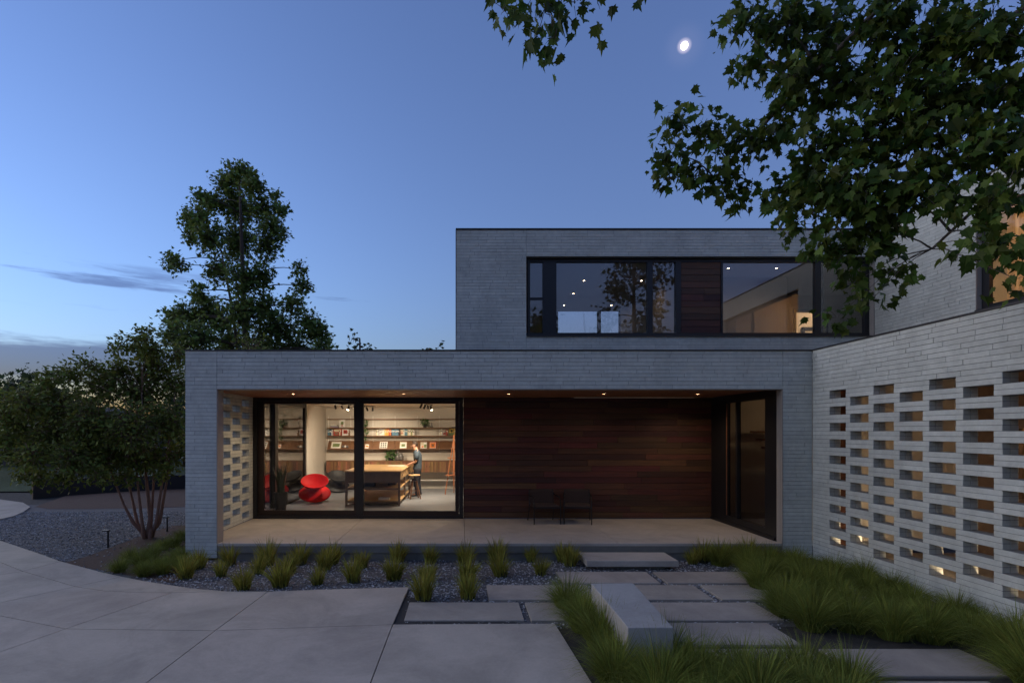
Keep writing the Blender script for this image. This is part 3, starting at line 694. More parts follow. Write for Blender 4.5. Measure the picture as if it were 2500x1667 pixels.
book(WXs(1262), WXs(1308)-WXs(1262), .285, .04, Z2, 'white', 'tall white book with plant cover standing on the upper shelf', face=[(.25, .75, .35, .75, 'green'), (.42, .58, .1, .4, 'red')])
for k, c in enumerate(('purple', 'white', 'black', 'white')):
    xx = WXs(1195); o = book(xx, WXs(1258)-xx-.01*k, .022, .18, Z2+.0235*k, c, f'{c} book lying flat, {ORD[k]} from the bottom of the upper shelf pile')
row(1570, 1590, ['cream', 'white'], 'leaning at the start of the long row', Z3)
book(WXs(1592), WXs(1632)-WXs(1592), .24, .05, Z3, 'white', 'white book with black lettering bars facing out in the long row', face=[(.12, .85, .75, .82, 'black'), (.12, .7, .55, .62, 'black'), (.12, .6, .35, .42, 'black')])
row(1634, 1692, ['cream', 'yellow', 'yellow', 'orange', 'yellow', 'orange', 'red', 'orange'], 'in the long row on the middle shelf', Z3)
row(1694, 1762, ['black', 'blue', 'teal', 'blue', 'blue', 'teal', 'blue', 'black'], 'in the long row on the middle shelf', Z3)
book(WXs(1764), WXs(1794)-WXs(1764), .22, .05, Z3, 'cream', 'cream and red patterned book facing out in the long row', face=[(.1, .9, .3, .45, 'red'), (.1, .9, .6, .7, 'red')])
row(1796, 1828, ['white', 'teal', 'blue', 'teal'], 'after the patterned book in the long row', Z3)
row(1830, 1884, ['cream', 'white', 'cream', 'green', 'cream', 'white'], 'at the end of the long row', Z3)
row(2088, 2112, ['white', 'cream', 'white'], 'by the last upright near the easel', Z3)
book(WXs(2116), WXs(2144)-WXs(2116), .17, .05, Z3, 'white', 'small white and red book facing out near the easel', face=[(.15, .85, .2, .6, 'red')])
row(2146, 2164, ['red', 'brown'], 'beside the small white and red book', Z3)
book(WXs(2168), WXs(2212)-WXs(2168), .26, .05, Z3, 'green', 'green and yellow picture book facing out near the easel', face=[(.1, .9, .4, .9, 'yellow'), (.3, .7, .5, .8, 'teal')])
row(2214, 2240, ['yellow', 'cream', 'orange'], 'beside the green picture book', Z3)
for k, c in enumerate(('black', 'white', 'cream')): book(WXs(2192), .17, .022, .16, Z2+.0235*k, c, f'{c} book lying flat above the easel on the upper shelf')
book(WXs(1905), .16, .02, .12, Z3, 'white', 'single white book lying flat beside the long row')
# framed prints leaning on the sloping display shelf
def print_frame(z0, z1, h, fc, pats, label, name='framed_print'):
    x0, x1 = WXs(z0), WXs(z1); w = x1-x0
    r = empty(name, ((x0+x1)/2, RY1-.275, ZD-.015), label=label, category='picture'); r.rotation_euler = (R(-38), 0, 0)
    frame_rect(MB(), -w/2, w/2, 0, h, -.012, .006, .014).build('frame', 'book_'+fc, r)
    MB().box(-w/2+.014, w/2-.014, -.004, .002, .014, h-.014).build('mount', 'paper', r)
    for (a, b_, c, d, cc) in pats: MB().box(-w/2+w*a, -w/2+w*b_, -.006, -.0045, h*c, h*d).build('print', 'book_'+cc, r)
print_frame(1200, 1282, .30, 'cream', [(.16, .84, .25, .75, 'green')] , 'cream framed green landscape print on the sloping shelf')
print_frame(1478, 1514, .2, 'brown', [(.2, .8, .3, .7, 'orange')], 'small framed orange print beside the window mullion')
print_frame(1600, 1662, .30, 'white', [(.12+.28*i, .3+.28*i, .12+.29*j, .32+.29*j, 'black') for i in range(3) for j in range(3)], 'white print with nine dark dots on the sloping shelf')
print_frame(1764, 1822, .29, 'cream', [(.25, .75, .3, .7, 'green')], 'cream print with green round motif behind the standing man')
print_frame(1932, 1990, .30, 'brown', [(.1, .5, .5, .9, 'cream'), (.55, .9, .15, .6, 'green'), (.2, .5, .15, .4, 'orange')], 'dark multicoloured print on the sloping shelf beside the man')
print_frame(2008, 2064, .29, 'red', [(.1, .9, .1, .9, 'orange'), (.3, .7, .3, .7, 'brown')], 'pinkish red print with dark centre on the sloping shelf')
print_frame(2196, 2236, .24, 'black', [(.15, .85, .2, .8, 'teal')], 'small dark framed print above the easel')
for k, z in enumerate((1300, 1318, 1336)):
    MB().lathe([(0, 0), (.035, .01), (.05, .045), (.035, .08), (.012, .095), (0, .096)], 14, Matrix.Translation((WXs(z), RY1-.24, ZD+.01))).build('small_pot', 'ceramic' if k != 1 else 'white_metal', smooth=True, label=f'{("small dark", "small white", "little dark")[k]} pot on the sloping shelf, {ORD[k]} after the landscape print', category='pot')

# foliage helper for pot plants
def leaf_ball(mb, c, r, n, ln, seed, flat=.8):
    q = random.Random(seed)
    for _ in range(n):
        d = Vector((q.gauss(0, 1), q.gauss(0, 1), q.gauss(0, 1)*flat)).normalized(); p = Vector(c) + d*r*q.uniform(.35, 1)
        d2 = (d + Vector((q.gauss(0, .5), q.gauss(0, .5), q.gauss(0, .5)-.2))).normalized(); s = d2.orthogonal().normalized(); s.rotate(Matrix.Rotation(q.uniform(0, 6.28), 3, d2)); l = ln*q.uniform(.7, 1.3)
        mb.add([p, p+d2*l*.5+s*l*.26, p+d2*l, p+d2*l*.5-s*l*.26], [(0, 1, 2, 3)], q.random())
def pot_plant(x, y, z, pr, ph, fr, label, trailing=False):
    r = empty('pot_plant', (x, y, z), label=label, category='plant')
    MB().lathe([(0, 0), (pr*.8, 0), (pr, ph), (pr*.9, ph), (pr*.85, ph*.8), (0, ph*.8)], 20).build('pot', 'pot_black', r, smooth=False)
    mb = MB(); leaf_ball(mb, (0, 0, ph+fr*.45), fr, 170, fr*.42, int(x*100))
    if trailing:
        for k in range(5): leaf_ball(mb, (rnd.uniform(-.08, .08), -.1, -.05-.09*k), .07-.008*k, 26, .06, 50+k)
    mb.build('foliage', 'plant_green', r)
pot_plant(WXs(1972), RY1-.17, Z2, .07, .12, .15, 'bushy green pot plant on the upper shelf')
pot_plant(WXs(1475), RY1-.17, Z2, .06, .1, .13, 'trailing green pot plant on the upper shelf beside the mullion', True)
pot_plant(WXs(1690), RY1-.22, zc1, .1, .1, .2, 'broad leafy green plant on the walnut cabinet')
def vase(x, z, prof, label):
    MB().lathe(prof, 24, Matrix.Translation((x, RY1-.22, z))).build('vase', 'ceramic', smooth=True, label=label, category='vase')
vase(WXs(1748), zc1, [(0, 0), (.075, 0), (.085, .03), (.08, .07), (.088, .1), (.08, .14), (.06, .2), (.03, .25), (.028, .36), (.04, .38), (.03, .38), (0, .3)], 'tall ribbed grey bottle vase with narrow neck on the cabinet')
vase(WXs(1776), zc1, [(0, 0), (.075, 0), (.09, .04), (.085, .08), (.093, .12), (.085, .17), (.05, .22), (.045, .25), (.055, .26), (.04, .26), (0, .2)], 'squat ribbed grey vase on the cabinet nearest the man')
vase(WXs(2028), Z2, [(0, 0), (.06, 0), (.05, .05), (.02, .12), (.03, .15), (.015, .19), (0, .19)], 'small bronze figurine shaped vase beside the bushy shelf plant')

# work table
TX0, TX1, TY0, TY1, TZ = -3.23, -1.71, 14.93, 17.86, 1.256
tab = empty('work_table', ((TX0+TX1)/2, (TY0+TY1)/2, FZ), label='long counter-height work table with pale wood top and open shelves', category='table')
wpart(MB().cbox(TX0-.03, TX1+.03, TY0-.03, TY1+.03, TZ-.035, TZ, .006), tab, 'tabletop', 'table_wood')
for x in (TX0+.03, TX1-.03):
    for y in (TY0+.03, (TY0+TY1)/2, TY1-.03): wpart(MB().cbox(x-.03, x+.03, y-.03, y+.03, FZ, TZ-.036, .004), tab, 'leg', 'table_dark')
wpart(MB().box(TX0+.062, TX1-.062, TY0+.01, TY0+.04, TZ-.33, TZ-.037).box(TX0+.062, TX1-.062, TY1-.04, TY1-.01, TZ-.33, TZ-.037), tab, 'apron', 'table_dark')
for k in range(3):
    a = TY0+.07+.93*k
    dr = wpart(MB().cbox(TX1-.3, TX1+.005, a, a+.86, TZ-.25, TZ-.045, .004), tab, 'drawer', 'table_wood')
    MB().box(TX1+.006, TX1+.02, a+.36, a+.5, TZ-.16, TZ-.13).build('handle', 'black_metal', dr)
wpart(MB().box(TX0+.061, TX1-.4, TY0+.05, TY1-.05, TZ-.33, TZ-.31), tab, 'drawer_box', 'table_dark')
for z in (FZ+.10, FZ+.46):
    wpart(MB().cbox(TX0+.01, TX1-.01, TY0+.062, TY1-.062, z, z+.03, .004), tab, 'shelf', 'table_wood')
    wpart(MB().box(TX0+.061, TX1-.061, TY0+.01, TY0+.05, z-.02, z+.03), tab, 'rail', 'table_dark')
for k, (x, y, w, d, h, c) in enumerate([(-2.2, 15.3, .3, .25, .06, 'white'), (-2.05, 15.9, .22, .3, .1, 'black'), (-2.7, 15.5, .4, .3, .12, 'black'), (-2.15, 16.6, .25, .25, .09, 'brown')]):
    z = FZ+.131 if k == 0 else FZ+.491
    o = empty('storage_tray', (x, y, z), label=f'{("white paper", "small black", "wide black", "brown wooden")[k]} tray on a shelf of the work table', category='tray')
    MB().box(-w/2, w/2, -d/2, d/2, 0.001, .012).box(-w/2, -w/2+.01, -d/2, d/2, .012, h).box(w/2-.01, w/2, -d/2, d/2, .012, h).box(-w/2+.01, w/2-.01, -d/2, -d/2+.01, .012, h).box(-w/2+.01, w/2-.01, d/2-.01, d/2, .012, h).build('tray', 'book_'+c, o)
sh = MB()
for k in range(3): sh.box(-.3+.01*k, .3-.012*k, -.22+.008*k, .22-.01*k, .001+.0015*k, .002+.0015*k)
o = sh.build('paper_sheets', 'paper', label='white paper sheets on the table under the man\'s hands', category='paper'); o.location = (-2.05, 17.2, TZ)

# stool
def stool(x, y):
    r = empty('stool', (x, y, FZ), .3, label='round wooden adjustable work stool beside the table', category='stool')
    MB().lathe([(0, .735), (.17, .735), (.18, .725), (.18, .712), (.17, .703), (0, .703)], 28).build('seat', 'table_wood', r)
    MB().tube([(0, 0, .703), (0, 0, .36)], .022, 12).lathe([(0, .62), (.09, .60), (.09, .56), (0, .50)], 16).build('screw_post', 'black_metal', r)
    for k in range(4):
        a = math.pi/4+k*math.pi/2; c, s = math.cos(a), math.sin(a)
        MB().tube([(c*.07, s*.07, .58), (c*.23, s*.23, 0)], [.017, .019], 8).build('leg', 'stool_wood', r)
    MB().tube([(math.cos(a)*.165, math.sin(a)*.165, .24) for a in [2*math.pi*k/24 for k in range(25)]], .009, 6).build('foot_ring', 'stool_wood', r)
stool(-1.46, 16.55)

# spinning-top chairs
def spinner(name, x, y, tilt, rz, m, sc_, label):
    r = empty(name, (x, y, FZ), rz, label=label, category='chair')
    prof = [(0, 0), (.06, .004), (.20, .035), (.34, .095), (.44, .155), (.462, .18), (.455, .20), (.42, .225), (.30, .275), (.20, .32), (.15, .365), (.15, .40), (.20, .45), (.29, .51), (.37, .575), (.395, .61), (.39, .625), (.36, .61), (.26, .55), (.14, .50), (0, .485)]
    pr = []
    for i in range(len(prof)-1):
        (a, b_), (c, d) = prof[i], prof[i+1]
        for k in range(3): pr.append((a+(c-a)*k/3, b_+(d-b_)*k/3))
    pr.append(prof[-1])
    M = Matrix.Scale(sc_, 4) @ Matrix.Rotation(tilt, 4, 'X')
    lo = min((M @ Vector((q*math.cos(a), q*math.sin(a), z))).z for q, z in pr for a in [k*.2 for k in range(32)])
    M = Matrix.Translation((0, 0, -lo)) @ M
    low, up = pr[:34], pr[33:]
    MB().lathe(low, 56, M).build('base', m, r, smooth=True)
    MB().lathe(up, 56, M).build('seat_dish', m, r, smooth=True)
spinner('spinning_chair', -4.36, 16.0, R(27), R(15), 'red_plastic', 1.0, 'glossy red spinning-top shaped chair')
spinner('spinning_chair', -4.28, 18.45, R(26), R(28), 'black_plastic', .92, 'black spinning-top shaped chair behind the red one')

# snake plant in a stacked black pot by the window
sp = empty('snake_plant', (-4.50, 13.42, FZ), label='dark snake plant in a tall black pot behind the glass', category='plant')
MB().lathe([(0, 0), (.125, 0), (.135, .25), (.135, .26), (.165, .262), (.168, .55), (.15, .55), (.145, .5), (0, .5)], 28).build('pot', 'pot_black', sp)
for k in range(11):
    a = k*2.4; r0 = .02+.007*k; l = rnd.uniform(.5, .82); lean = rnd.uniform(.05, .28); tw = rnd.uniform(0, 3)
    mb = MB(); n = 7
    for i in range(n+1):
        t = i/n; w = .038*(math.sin(math.pi*min(1, .25+t*.75))**.7)*(1 if t < .99 else .05); c = Vector((math.cos(a)*(r0+lean*t*t*l), math.sin(a)*(r0+lean*t*t*l), .5+l*t)); s_ = Vector((math.cos(tw+t*.6), math.sin(tw+t*.6), 0))*w
        mb.v += [c-s_, c+s_]; mb.t += [0, 0]
        if i: mb.f.append((2*i-2, 2*i-1, 2*i+1, 2*i)); mb.m.append(0)
    mb.build('leaf', 'snake_leaf', sp)

# easel
ea = empty('easel', (-.27, 17.6, FZ), label='reddish wooden artist easel at the edge of the window', category='easel')
for a, b_ in (((-.28, -.05, 0), (-.02, .02, 1.75)), ((.28, -.05, 0), (.02, .02, 1.75)), ((0, .55, 0), (0, .05, 1.6))): MB().tube([a, b_], .016, 6).build('leg', 'easel_wood', ea)
MB().box(-.26, .26, -.12, -.03, .62, .655).build('tray', 'easel_wood', ea)
MB().box(-.2, .2, -.03, .0, 1.18, 1.21).build('crossbar', 'easel_wood', ea)
MB().box(-.025, .025, -.035, -.005, .3, 1.95).build('mast', 'easel_wood', ea)

# track lights: fittings, with the light each one throws
def track(x0, y0, x1, y1, n, tgt, label, on, energy):
    r = empty('track_light', ((x0+x1)/2, (y0+y1)/2, CZ), label=label, category='track light')
    a = Vector((x0, y0, CZ-.02)); b_ = Vector((x1, y1, CZ-.02))
    wpart(MB().tube([a, b_], .016, 4), r, 'rail', 'black_metal')
    for k in range(n):
        p = a.lerp(b_, (k+.5)/n); T = Vector(tgt[k % len(tgt)]); d = (T-p).normalized(); q = p+Vector((0, 0, -.09))
        h = wpart(MB().tube([p, q], .007, 6).tube([q-d*.05, q+d*.08], .032, 12), r, 'spot_head', 'black_metal')
        lit = k in on
        MB().tube([q+d*.0805, q+d*.0815], .026, 12).build('lens', 'spot_glow' if lit else 'ceramic', h)
        if lit:
            l = bpy.data.lights.new('spot', 'SPOT'); l.energy = energy*LP; l.color = (1, .84, .63); l.spot_size = R(120); l.spot_blend = 1.0; l.shadow_soft_size = .05
            lo = bpy.data.objects.new('spot_lamp', l); COL.objects.link(lo); lo.parent = h; lo.matrix_parent_inverse = h.matrix_world.inverted(); lo.location = q+d*.11; lo.rotation_euler = d.to_track_quat('-Z', 'Y').to_euler()
bpy.context.view_layer.update()
track(-3.9, 16.2, -2.9, 18.1, 7, [(-3.9, 19.4, 1.0), (-3.4, 19.4, 1.8), (-4.3, 16.0, .5), (-2.6, 16.2, 1.2), (-3.6, 19.4, .9), (-2.4, 19.4, 1.0), (-3.2, 19.4, 2.0)], 'black track of seven spotlights above the spinning chairs', (0, 2, 5), 175)
track(-1.2, 15.3, -.95, 17.3, 4, [(-2.3, 16.3, 1.25), (-1.9, 17.2, 1.25), (-1.0, 19.4, 1.7), (.0, 16.2, .29)], 'black track of spotlights above the standing man', (0, 1, 3), 270)
track(.9, 15.3, .9, 18.2, 4, [(.4, 19.4, 1.8), (1.4, 19.4, 1.6), (-.4, 15.0, .29), (-1.0, 19.4, 1.8)], 'black ceiling track behind the timber wall', (0, 2), 150)

# ------------------------------------------------------------------ the man at the table
def skin_mesh(name, verts, edges, radii, m, parent, sub=2, root=0):
    me = bpy.data.meshes.new(name); me.from_pydata([Vector(v) for v in verts], edges, [])
    o = bpy.data.objects.new(name, me); COL.objects.link(o)
    o.modifiers.new('skin', 'SKIN'); 
    sv = me.skin_vertices[0].data if me.skin_vertices else None
    if sv is None:
        bm_ = bmesh.new(); bm_.from_mesh(me); bm_.verts.layers.skin.verify(); bm_.to_mesh(me); bm_.free(); sv = me.skin_vertices[0].data
    for i, r_ in enumerate(radii): sv[i].radius = r_ if isinstance(r_, tuple) else (r_, r_); sv[i].use_root = (i == root)
    s_ = o.modifiers.new('sub', 'SUBSURF'); s_.levels = sub; s_.render_levels = sub
    dg = bpy.context.evaluated_depsgraph_get(); ev = o.evaluated_get(dg); nm = bpy.data.meshes.new_from_object(ev)
    bpy.data.objects.remove(o); nm.materials.clear(); nm.materials.append(MATS[m]); nm.polygons.foreach_set('use_smooth', [True]*len(nm.polygons))
    for p_ in nm.polygons: p_.material_index = 0
    return link(name, nm, parent)
def man():
    r = empty('person', (-1.42, 17.22, FZ), label='man in grey-blue polo shirt and dark trousers reading at the work table', category='person')
    # local axes: faces -x, left side is -y
    V = []; E = []; RR = []
    def v(p, rad, prev=None):
        V.append(p); RR.append(rad)
        if prev is not None: E.append((prev, len(V)-1))
        return len(V)-1
    pel = v((0, 0, .93), (.10, .12)); ch1 = v((.01, 0, 1.08), (.09, .12), pel); ch2 = v((.012, 0, 1.25), (.095, .12), ch1); ch3 = v((-.005, 0, 1.37), (.075, .10), ch2)
    nk = v((-.035, 0, 1.46), .062, ch3); hd0 = v((-.085, 0, 1.54), (.078, .078), nk); hd1 = v((-.10, 0, 1.615), (.098, .098), hd0); hd2 = v((-.085, 0, 1.685), (.075, .075), hd1)
    hands = []
    for s_ in (-1, 1):
        h = v((0, s_*.09, .88), .095, pel); k = v((-.015 + .02*s_, s_*.10, .50), .062, h); c = v((.02+.02*s_, s_*.105, .30), .056, k); a = v((.025+.03*s_, s_*.105, .085), .038, c)
        f = v((-.06+.03*s_, s_*.115, .045), .036, a); v((-.17+.03*s_, s_*.125, .03), .028, f)
        sh_ = v((-.005, s_*.165, 1.375), .05, ch3); el = v((-.02, s_*.215, 1.12), .047, sh_); wr = v((-.235, s_*.155, 1.02), .030, el)
        pm = v((-.305, s_*.135, .995), (.034, .020), wr)
        hands.append((s_, pm))
    for s_, pm in hands:
        for j in range(4):
            y0 = s_*(.135 + (j-1.5)*.021); a = v((-.345, y0, .985), .0095, pm); b_ = v((-.375-.006*(1.5-abs(j-1.5)), y0, .98), .0085, a); v((-.395-.008*(1.5-abs(j-1.5)), y0, .974), .0075, b_)
        a = v((-.295, s_*(.135-.034), .985), .011, pm); v((-.33, s_*(.135-.052), .978), .009, a)
    skin_mesh('body', V, E, RR, 'skin', r)
    # face
    fc = MB()
    for s_ in (-1, 1):
        fc.lathe([(0, -.012), (.010, -.007), (.012, 0), (.010, .007), (0, .012)], 10, Matrix.Translation((-.186, s_*.034, 1.622)) @ Matrix.Scale(.75, 4))
    fc.build('eyes', 'hair', r, smooth=True)
    MB().add([(-.188, 0, 1.632), (-.186, -.017, 1.585), (-.186, .017, 1.585), (-.222, 0, 1.586), (-.182, 0, 1.575)], [(0, 1, 3), (0, 3, 2), (1, 4, 3), (3, 4, 2), (0, 2, 4, 1)]).build('nose', 'skin', r)
    MB().box(-.186, -.178, -.022, .022, 1.552, 1.558).build('mouth', 'book_red', r)
    for s_ in (-1, 1): MB().lathe([(0, -.03), (.014, -.02), (.018, 0), (.014, .022), (0, .03)], 10, Matrix.Translation((-.08, s_*.098, 1.61)) @ Matrix.Diagonal((1, .5, 1, 1))).build('ear', 'skin', r, smooth=True)
    # hair: cap over crown, back and sides, short beard
    hb = bmesh.new(); bmesh.ops.create_uvsphere(hb, u_segments=24, v_segments=16, radius=1)
    for w in list(hb.verts):
        x, y, z = w.co
        if (z < .12 and x < .05) or z < -.62 or (x < -.55 and z < .5): hb.verts.remove(w)
    for w in hb.verts: w.co = Vector((w.co.x*.112-.092, w.co.y*.108, w.co.z*.112+1.648)) + Vector((rnd.gauss(0, .003), rnd.gauss(0, .003), rnd.gauss(0, .003)))
    me = bpy.data.meshes.new('hair'); hb.to_mesh(me); hb.free(); me.materials.append(MATS['hair']); link('hair', me, r)
    MB().lathe([(0, -.035), (.045, -.028), (.066, 0), (.068, .014), (0, .0)], 16, Matrix.Translation((-.122, 0, 1.545)) @ Matrix.Rotation(.35, 4, 'Y')).build('beard', 'hair', r, smooth=True)
    # clothes
    def loft(mb, rings, n=20, t=0.0):
        b0 = len(mb.v)
        for cx, cy, z, rx, ry in rings:
            for i in range(n):
                an = 2*math.pi*i/n; w = 1+.02*math.sin(3*an+z*40)
                mb.v.append((cx+rx*w*math.cos(an), cy+ry*w*math.sin(an), z)); mb.t.append(0)
        for k in range(len(rings)-1):
            for i in range(n): mb.f.append((b0+k*n+i, b0+k*n+(i+1) % n, b0+(k+1)*n+(i+1) % n, b0+(k+1)*n+i)); mb.m.append(0)
        mb.f.append(tuple(b0+i for i in range(n-1, -1, -1))); mb.m.append(0)
        mb.f.append(tuple(b0+(len(rings)-1)*n+i for i in range(n))); mb.m.append(0)
    shm = MB()
    loft(shm, [(0, 0, .855, .142, .178), (0, 0, .90, .140, .176), (.008, 0, 1.0, .130, .165), (.012, 0, 1.10, .128, .165), (.010, 0, 1.22, .136, .182), (.0, 0, 1.32, .132, .192), (-.008, 0, 1.385, .115, .185), (-.018, 0, 1.425, .092, .14), (-.03, 0, 1.455, .075, .082), (-.036, 0, 1.485, .070, .072)])
    for s_ in (-1, 1): shm.tube([(0, s_*.13, 1.375), (-.004, s_*.185, 1.355), (-.012, s_*.213, 1.28), (-.018, s_*.222, 1.175)], [.075, .082, .074, .070], 14)
    shm.build('polo_shirt', 'shirt', r, smooth=True)
    tm = MB()
    loft(tm, [(0, 0, .80, .125, .17), (0, 0, .88, .132, .170), (0, 0, .97, .126, .160)])
    for s_ in (-1, 1):
        loft(tm, [(.030+.03*s_, s_*.107, .045, .072, .066), (.022+.03*s_, s_*.106, .12, .068, .062), (.015+.02*s_, s_*.104, .30, .076, .070), (-.010+.02*s_, s_*.10, .50, .082, .076), (-.008+.01*s_, s_*.094, .68, .098, .088), (0, s_*.088, .83, .118, .094), (0, s_*.085, .90, .122, .09)])
    tm.build('trousers', 'trousers', r, smooth=True)
    for s_ in (-1, 1):
        V = []; E = []; RR = []
        a = v((.05+.03*s_, s_*.105, .05), (.045, .045)); b_ = v((-.04+.03*s_, s_*.112, .042), (.042, .042), a); c = v((-.13+.03*s_, s_*.12, .034), (.04, .032), b_); v((-.20+.03*s_, s_*.125, .03), (.03, .025), c)
        skin_mesh('shoe', V, E, RR, 'leather', r)
man()

# ------------------------------------------------------------------ terrace armchairs
def armchair(x, y, rz, label):
    r = empty('armchair', (x, y, ZS), rz, label=label, category='chair', group='armchairs on the terrace')
    w, d = .30, .27
    for s_ in (-1, 1):
        MB().tube([(s_*w, -d, 0), (s_*w, -d, .36), (s_*w, -d+.02, .54), (s_*w, -d+.10, .60), (s_*w, d-.05, .60), (s_*w*.98, d+.02, .64)], .012, 8).build('arm', 'chair_metal', r)
        MB().tube([(s_*w, d+.1, 0), (s_*w*.96, d-.02, .34), (s_*w*.93, d+.04, .72)], .012, 8).build('leg', 'chair_metal', r)
        MB().tube([(s_*w, -d, .36), (s_*w*.96, d-.02, .34)], .010, 8).build('side_rail', 'chair_metal', r)
    MB().tube([(-w, -d, .36), (w, -d, .36)], .010, 8).build('front_rail', 'chair_metal', r)
    MB().cbox(-w+.012, w-.012, -d-.01, d, .365, .415, .02).build('seat', 'chair_fabric', r)
    bk = MB(); n = 12; rows = 6
    for i in range(n+1):
        t = i/n*2-1
        for j in range(rows+1):
            q = j/rows
            for side in (0, 1): bk.v.append((t*.285, d-.03+.07*q+.03*(1-t*t)+(.022 if side else 0), .40+.33*q)); bk.t.append(0)
    k = 2*(rows+1)
    for i in range(n):
        for j in range(rows):
            a = i*k+2*j; bk.f += [(a, a+k, a+k+2, a+2), (a+1, a+3, a+k+3, a+k+1)]; bk.m += [0, 0]
    for i in range(n):
        a = i*k+2*rows; bk.f += [(a, a+k, a+k+1, a+1)]; bk.m.append(0)
    bk.build('backrest', 'chair_fabric', r, smooth=True)
armchair(1.87, 12.28, R(6), 'dark metal terrace armchair nearer the lit studio window')
armchair(2.62, 12.28, R(-10), 'dark metal terrace armchair nearer the entrance glazing')

# recessed downlights
def downlight(x, y, z, label, energy, size=150, r=.028, **k):
    o = empty('downlight', (x, y, z), label=label, category='downlight', **k)
    MB().lathe([(r, -.003), (r+.012, -.006), (r+.012, 0)], 20).build('trim_ring', 'black_metal', o)
    MB().tube([(0, 0, -.002), (0, 0, -.001)], r, 16).build('lens', 'lamp_glow', o)
    if energy:
        l = bpy.data.lights.new('spot', 'SPOT'); l.energy = energy*LP; l.color = (1, .76, .52); l.spot_size = R(size); l.spot_blend = .8; l.shadow_soft_size = .05
        lo = bpy.data.objects.new('spot_lamp', l); COL.objects.link(lo); lo.parent = o; lo.location = (0, 0, -.02)
for k, (x, e) in enumerate(zip((-3.64, -1.26, 1.006, 3.05, 5.08), (95, 34, 8, 15, 52))):
    downlight(x, 11.65, 3.149, f'{ORD[k]} recessed downlight in the portal soffit, counted from the studio side', e, group='soffit downlights')
for k, (zx, zy) in enumerate(((727, 345), (1022, 345), (672, 413), (623, 472), (867, 472), (1468, 281), (1714, 281))):
    Y = (6.419-EYE)*1320/(1052-520-.476*zy); X = (1080+.476*zx-1128)*Y/1320
    downlight(X, Y, 6.418, f'{ORD[k]} small ceiling downlight behind the upper ribbon window', (5, 5, 0, 0, 0, 8, 8)[k], 140, .021, group='upper ceiling downlights')
def pt(name, loc, e, c=(1, .72, .42), r=.06):
    l = bpy.data.lights.new(name, 'POINT'); l.energy = e*LP; l.color = c; l.shadow_soft_size = r
    o = bpy.data.objects.new(name, l); COL.objects.link(o); o.location = loc; return o
def bulb(loc, e, label, **k):
    o = empty('wall_lamp', loc, label=label, category='lamp')
    MB().lathe([(0, -.05), (.035, -.04), (.05, 0), (.035, .04), (0, .05)], 14).build('globe', 'lamp_glow', o, smooth=True)
    MB().lathe([(0, .05), (.02, .05), (.02, .10), (0, .10)], 10).build('cap', 'black_metal', o)
    p = pt('lamp_light', (0, 0, -.12), e, **k); p.parent = o
bulb((11.6, 17.2, 6.25), 22, 'globe lamp lighting the upper landing behind the doorway')
bulb((11.6, 8.4, 6.2), 110, 'globe lamp behind the curtain of the upper right room')
bulb((9.75, 8.7, 3.1), 7, 'globe lamp in the lit entry window behind the perforated wall')
bulb((9.75, 6.5, 3.1), 6, 'globe lamp in the second entry window behind the perforated wall')
bulb((9.0, 12.4, 3.1), 9, 'globe lamp in the entrance stair hall')
for k, (y, e) in enumerate(((8.80, 26), (6.78, 9), (7.30, 5), (5.7, 6))):
    o = empty('ground_uplight', (HX1+.30, y, .061), label=f'{ORD[k]} small ground uplight behind the perforated wall', category='uplight', group='uplights behind the perforated wall')
    MB().lathe([(0, 0), (.05, 0), (.05, .06), (.04, .065)], 16).build('housing', 'black_metal', o)
    MB().tube([(0, 0, .055), (0, 0, .058)], .039, 14).build('lens', 'lamp_glow', o)
    p = pt('uplight_light', (0, 0, .22), e, (1, .76, .50), .035); p.parent = o

# solar panels on the roofs
def solar(x0, x1, y, z, n, tilt, label):
    w = (x1-x0)/n
    for k in range(n):
        r = empty('solar_panel', (x0+w*(k+.5), y, z), label=label.format(ORD[k]), category='solar panel', group='solar panels on the flat roofs')
        M = Matrix.Rotation(tilt, 4, 'X')
        MB().box(-w/2+.01, w/2-.01, 0, 1.0, 0, .035, M=M).build('panel', 'solar', r)
        for s_ in (-.32, .32): MB().box(s_*w-.015, s_*w+.015, -.02, .03, -.03, .055, M=M).box(s_*w-.02, s_*w+.02, .0, .04, -.14, -.03).build('clamp', 'aluminium', r)
solar(-4.0, -2.3, 10.75, 3.85, 2, R(3), '{} dark solar panel on the lower roof before the tall tree')
solar(1.0, 6.6, 13.1, 7.1, 5, R(6), '{} dark solar panel along the upper parapet')

# path lights
for k, (x, y) in enumerate(((248, 1257), (384, 1220))):
    gx, gy = ground_at(x, y, -.03); h = (.34, .33)[k]
    o = empty('path_light', (gx, gy, -.03), label=('black path light post nearer the driveway', 'black path light post beside the multi-stem tree')[k], category='path light')
    MB().box(-.013, .013, -.013, .013, 0, h).build('post', 'black_metal', o)
    MB().box(-.11, .02, -.035, .035, h, h+.025).build('head', 'black_metal', o)

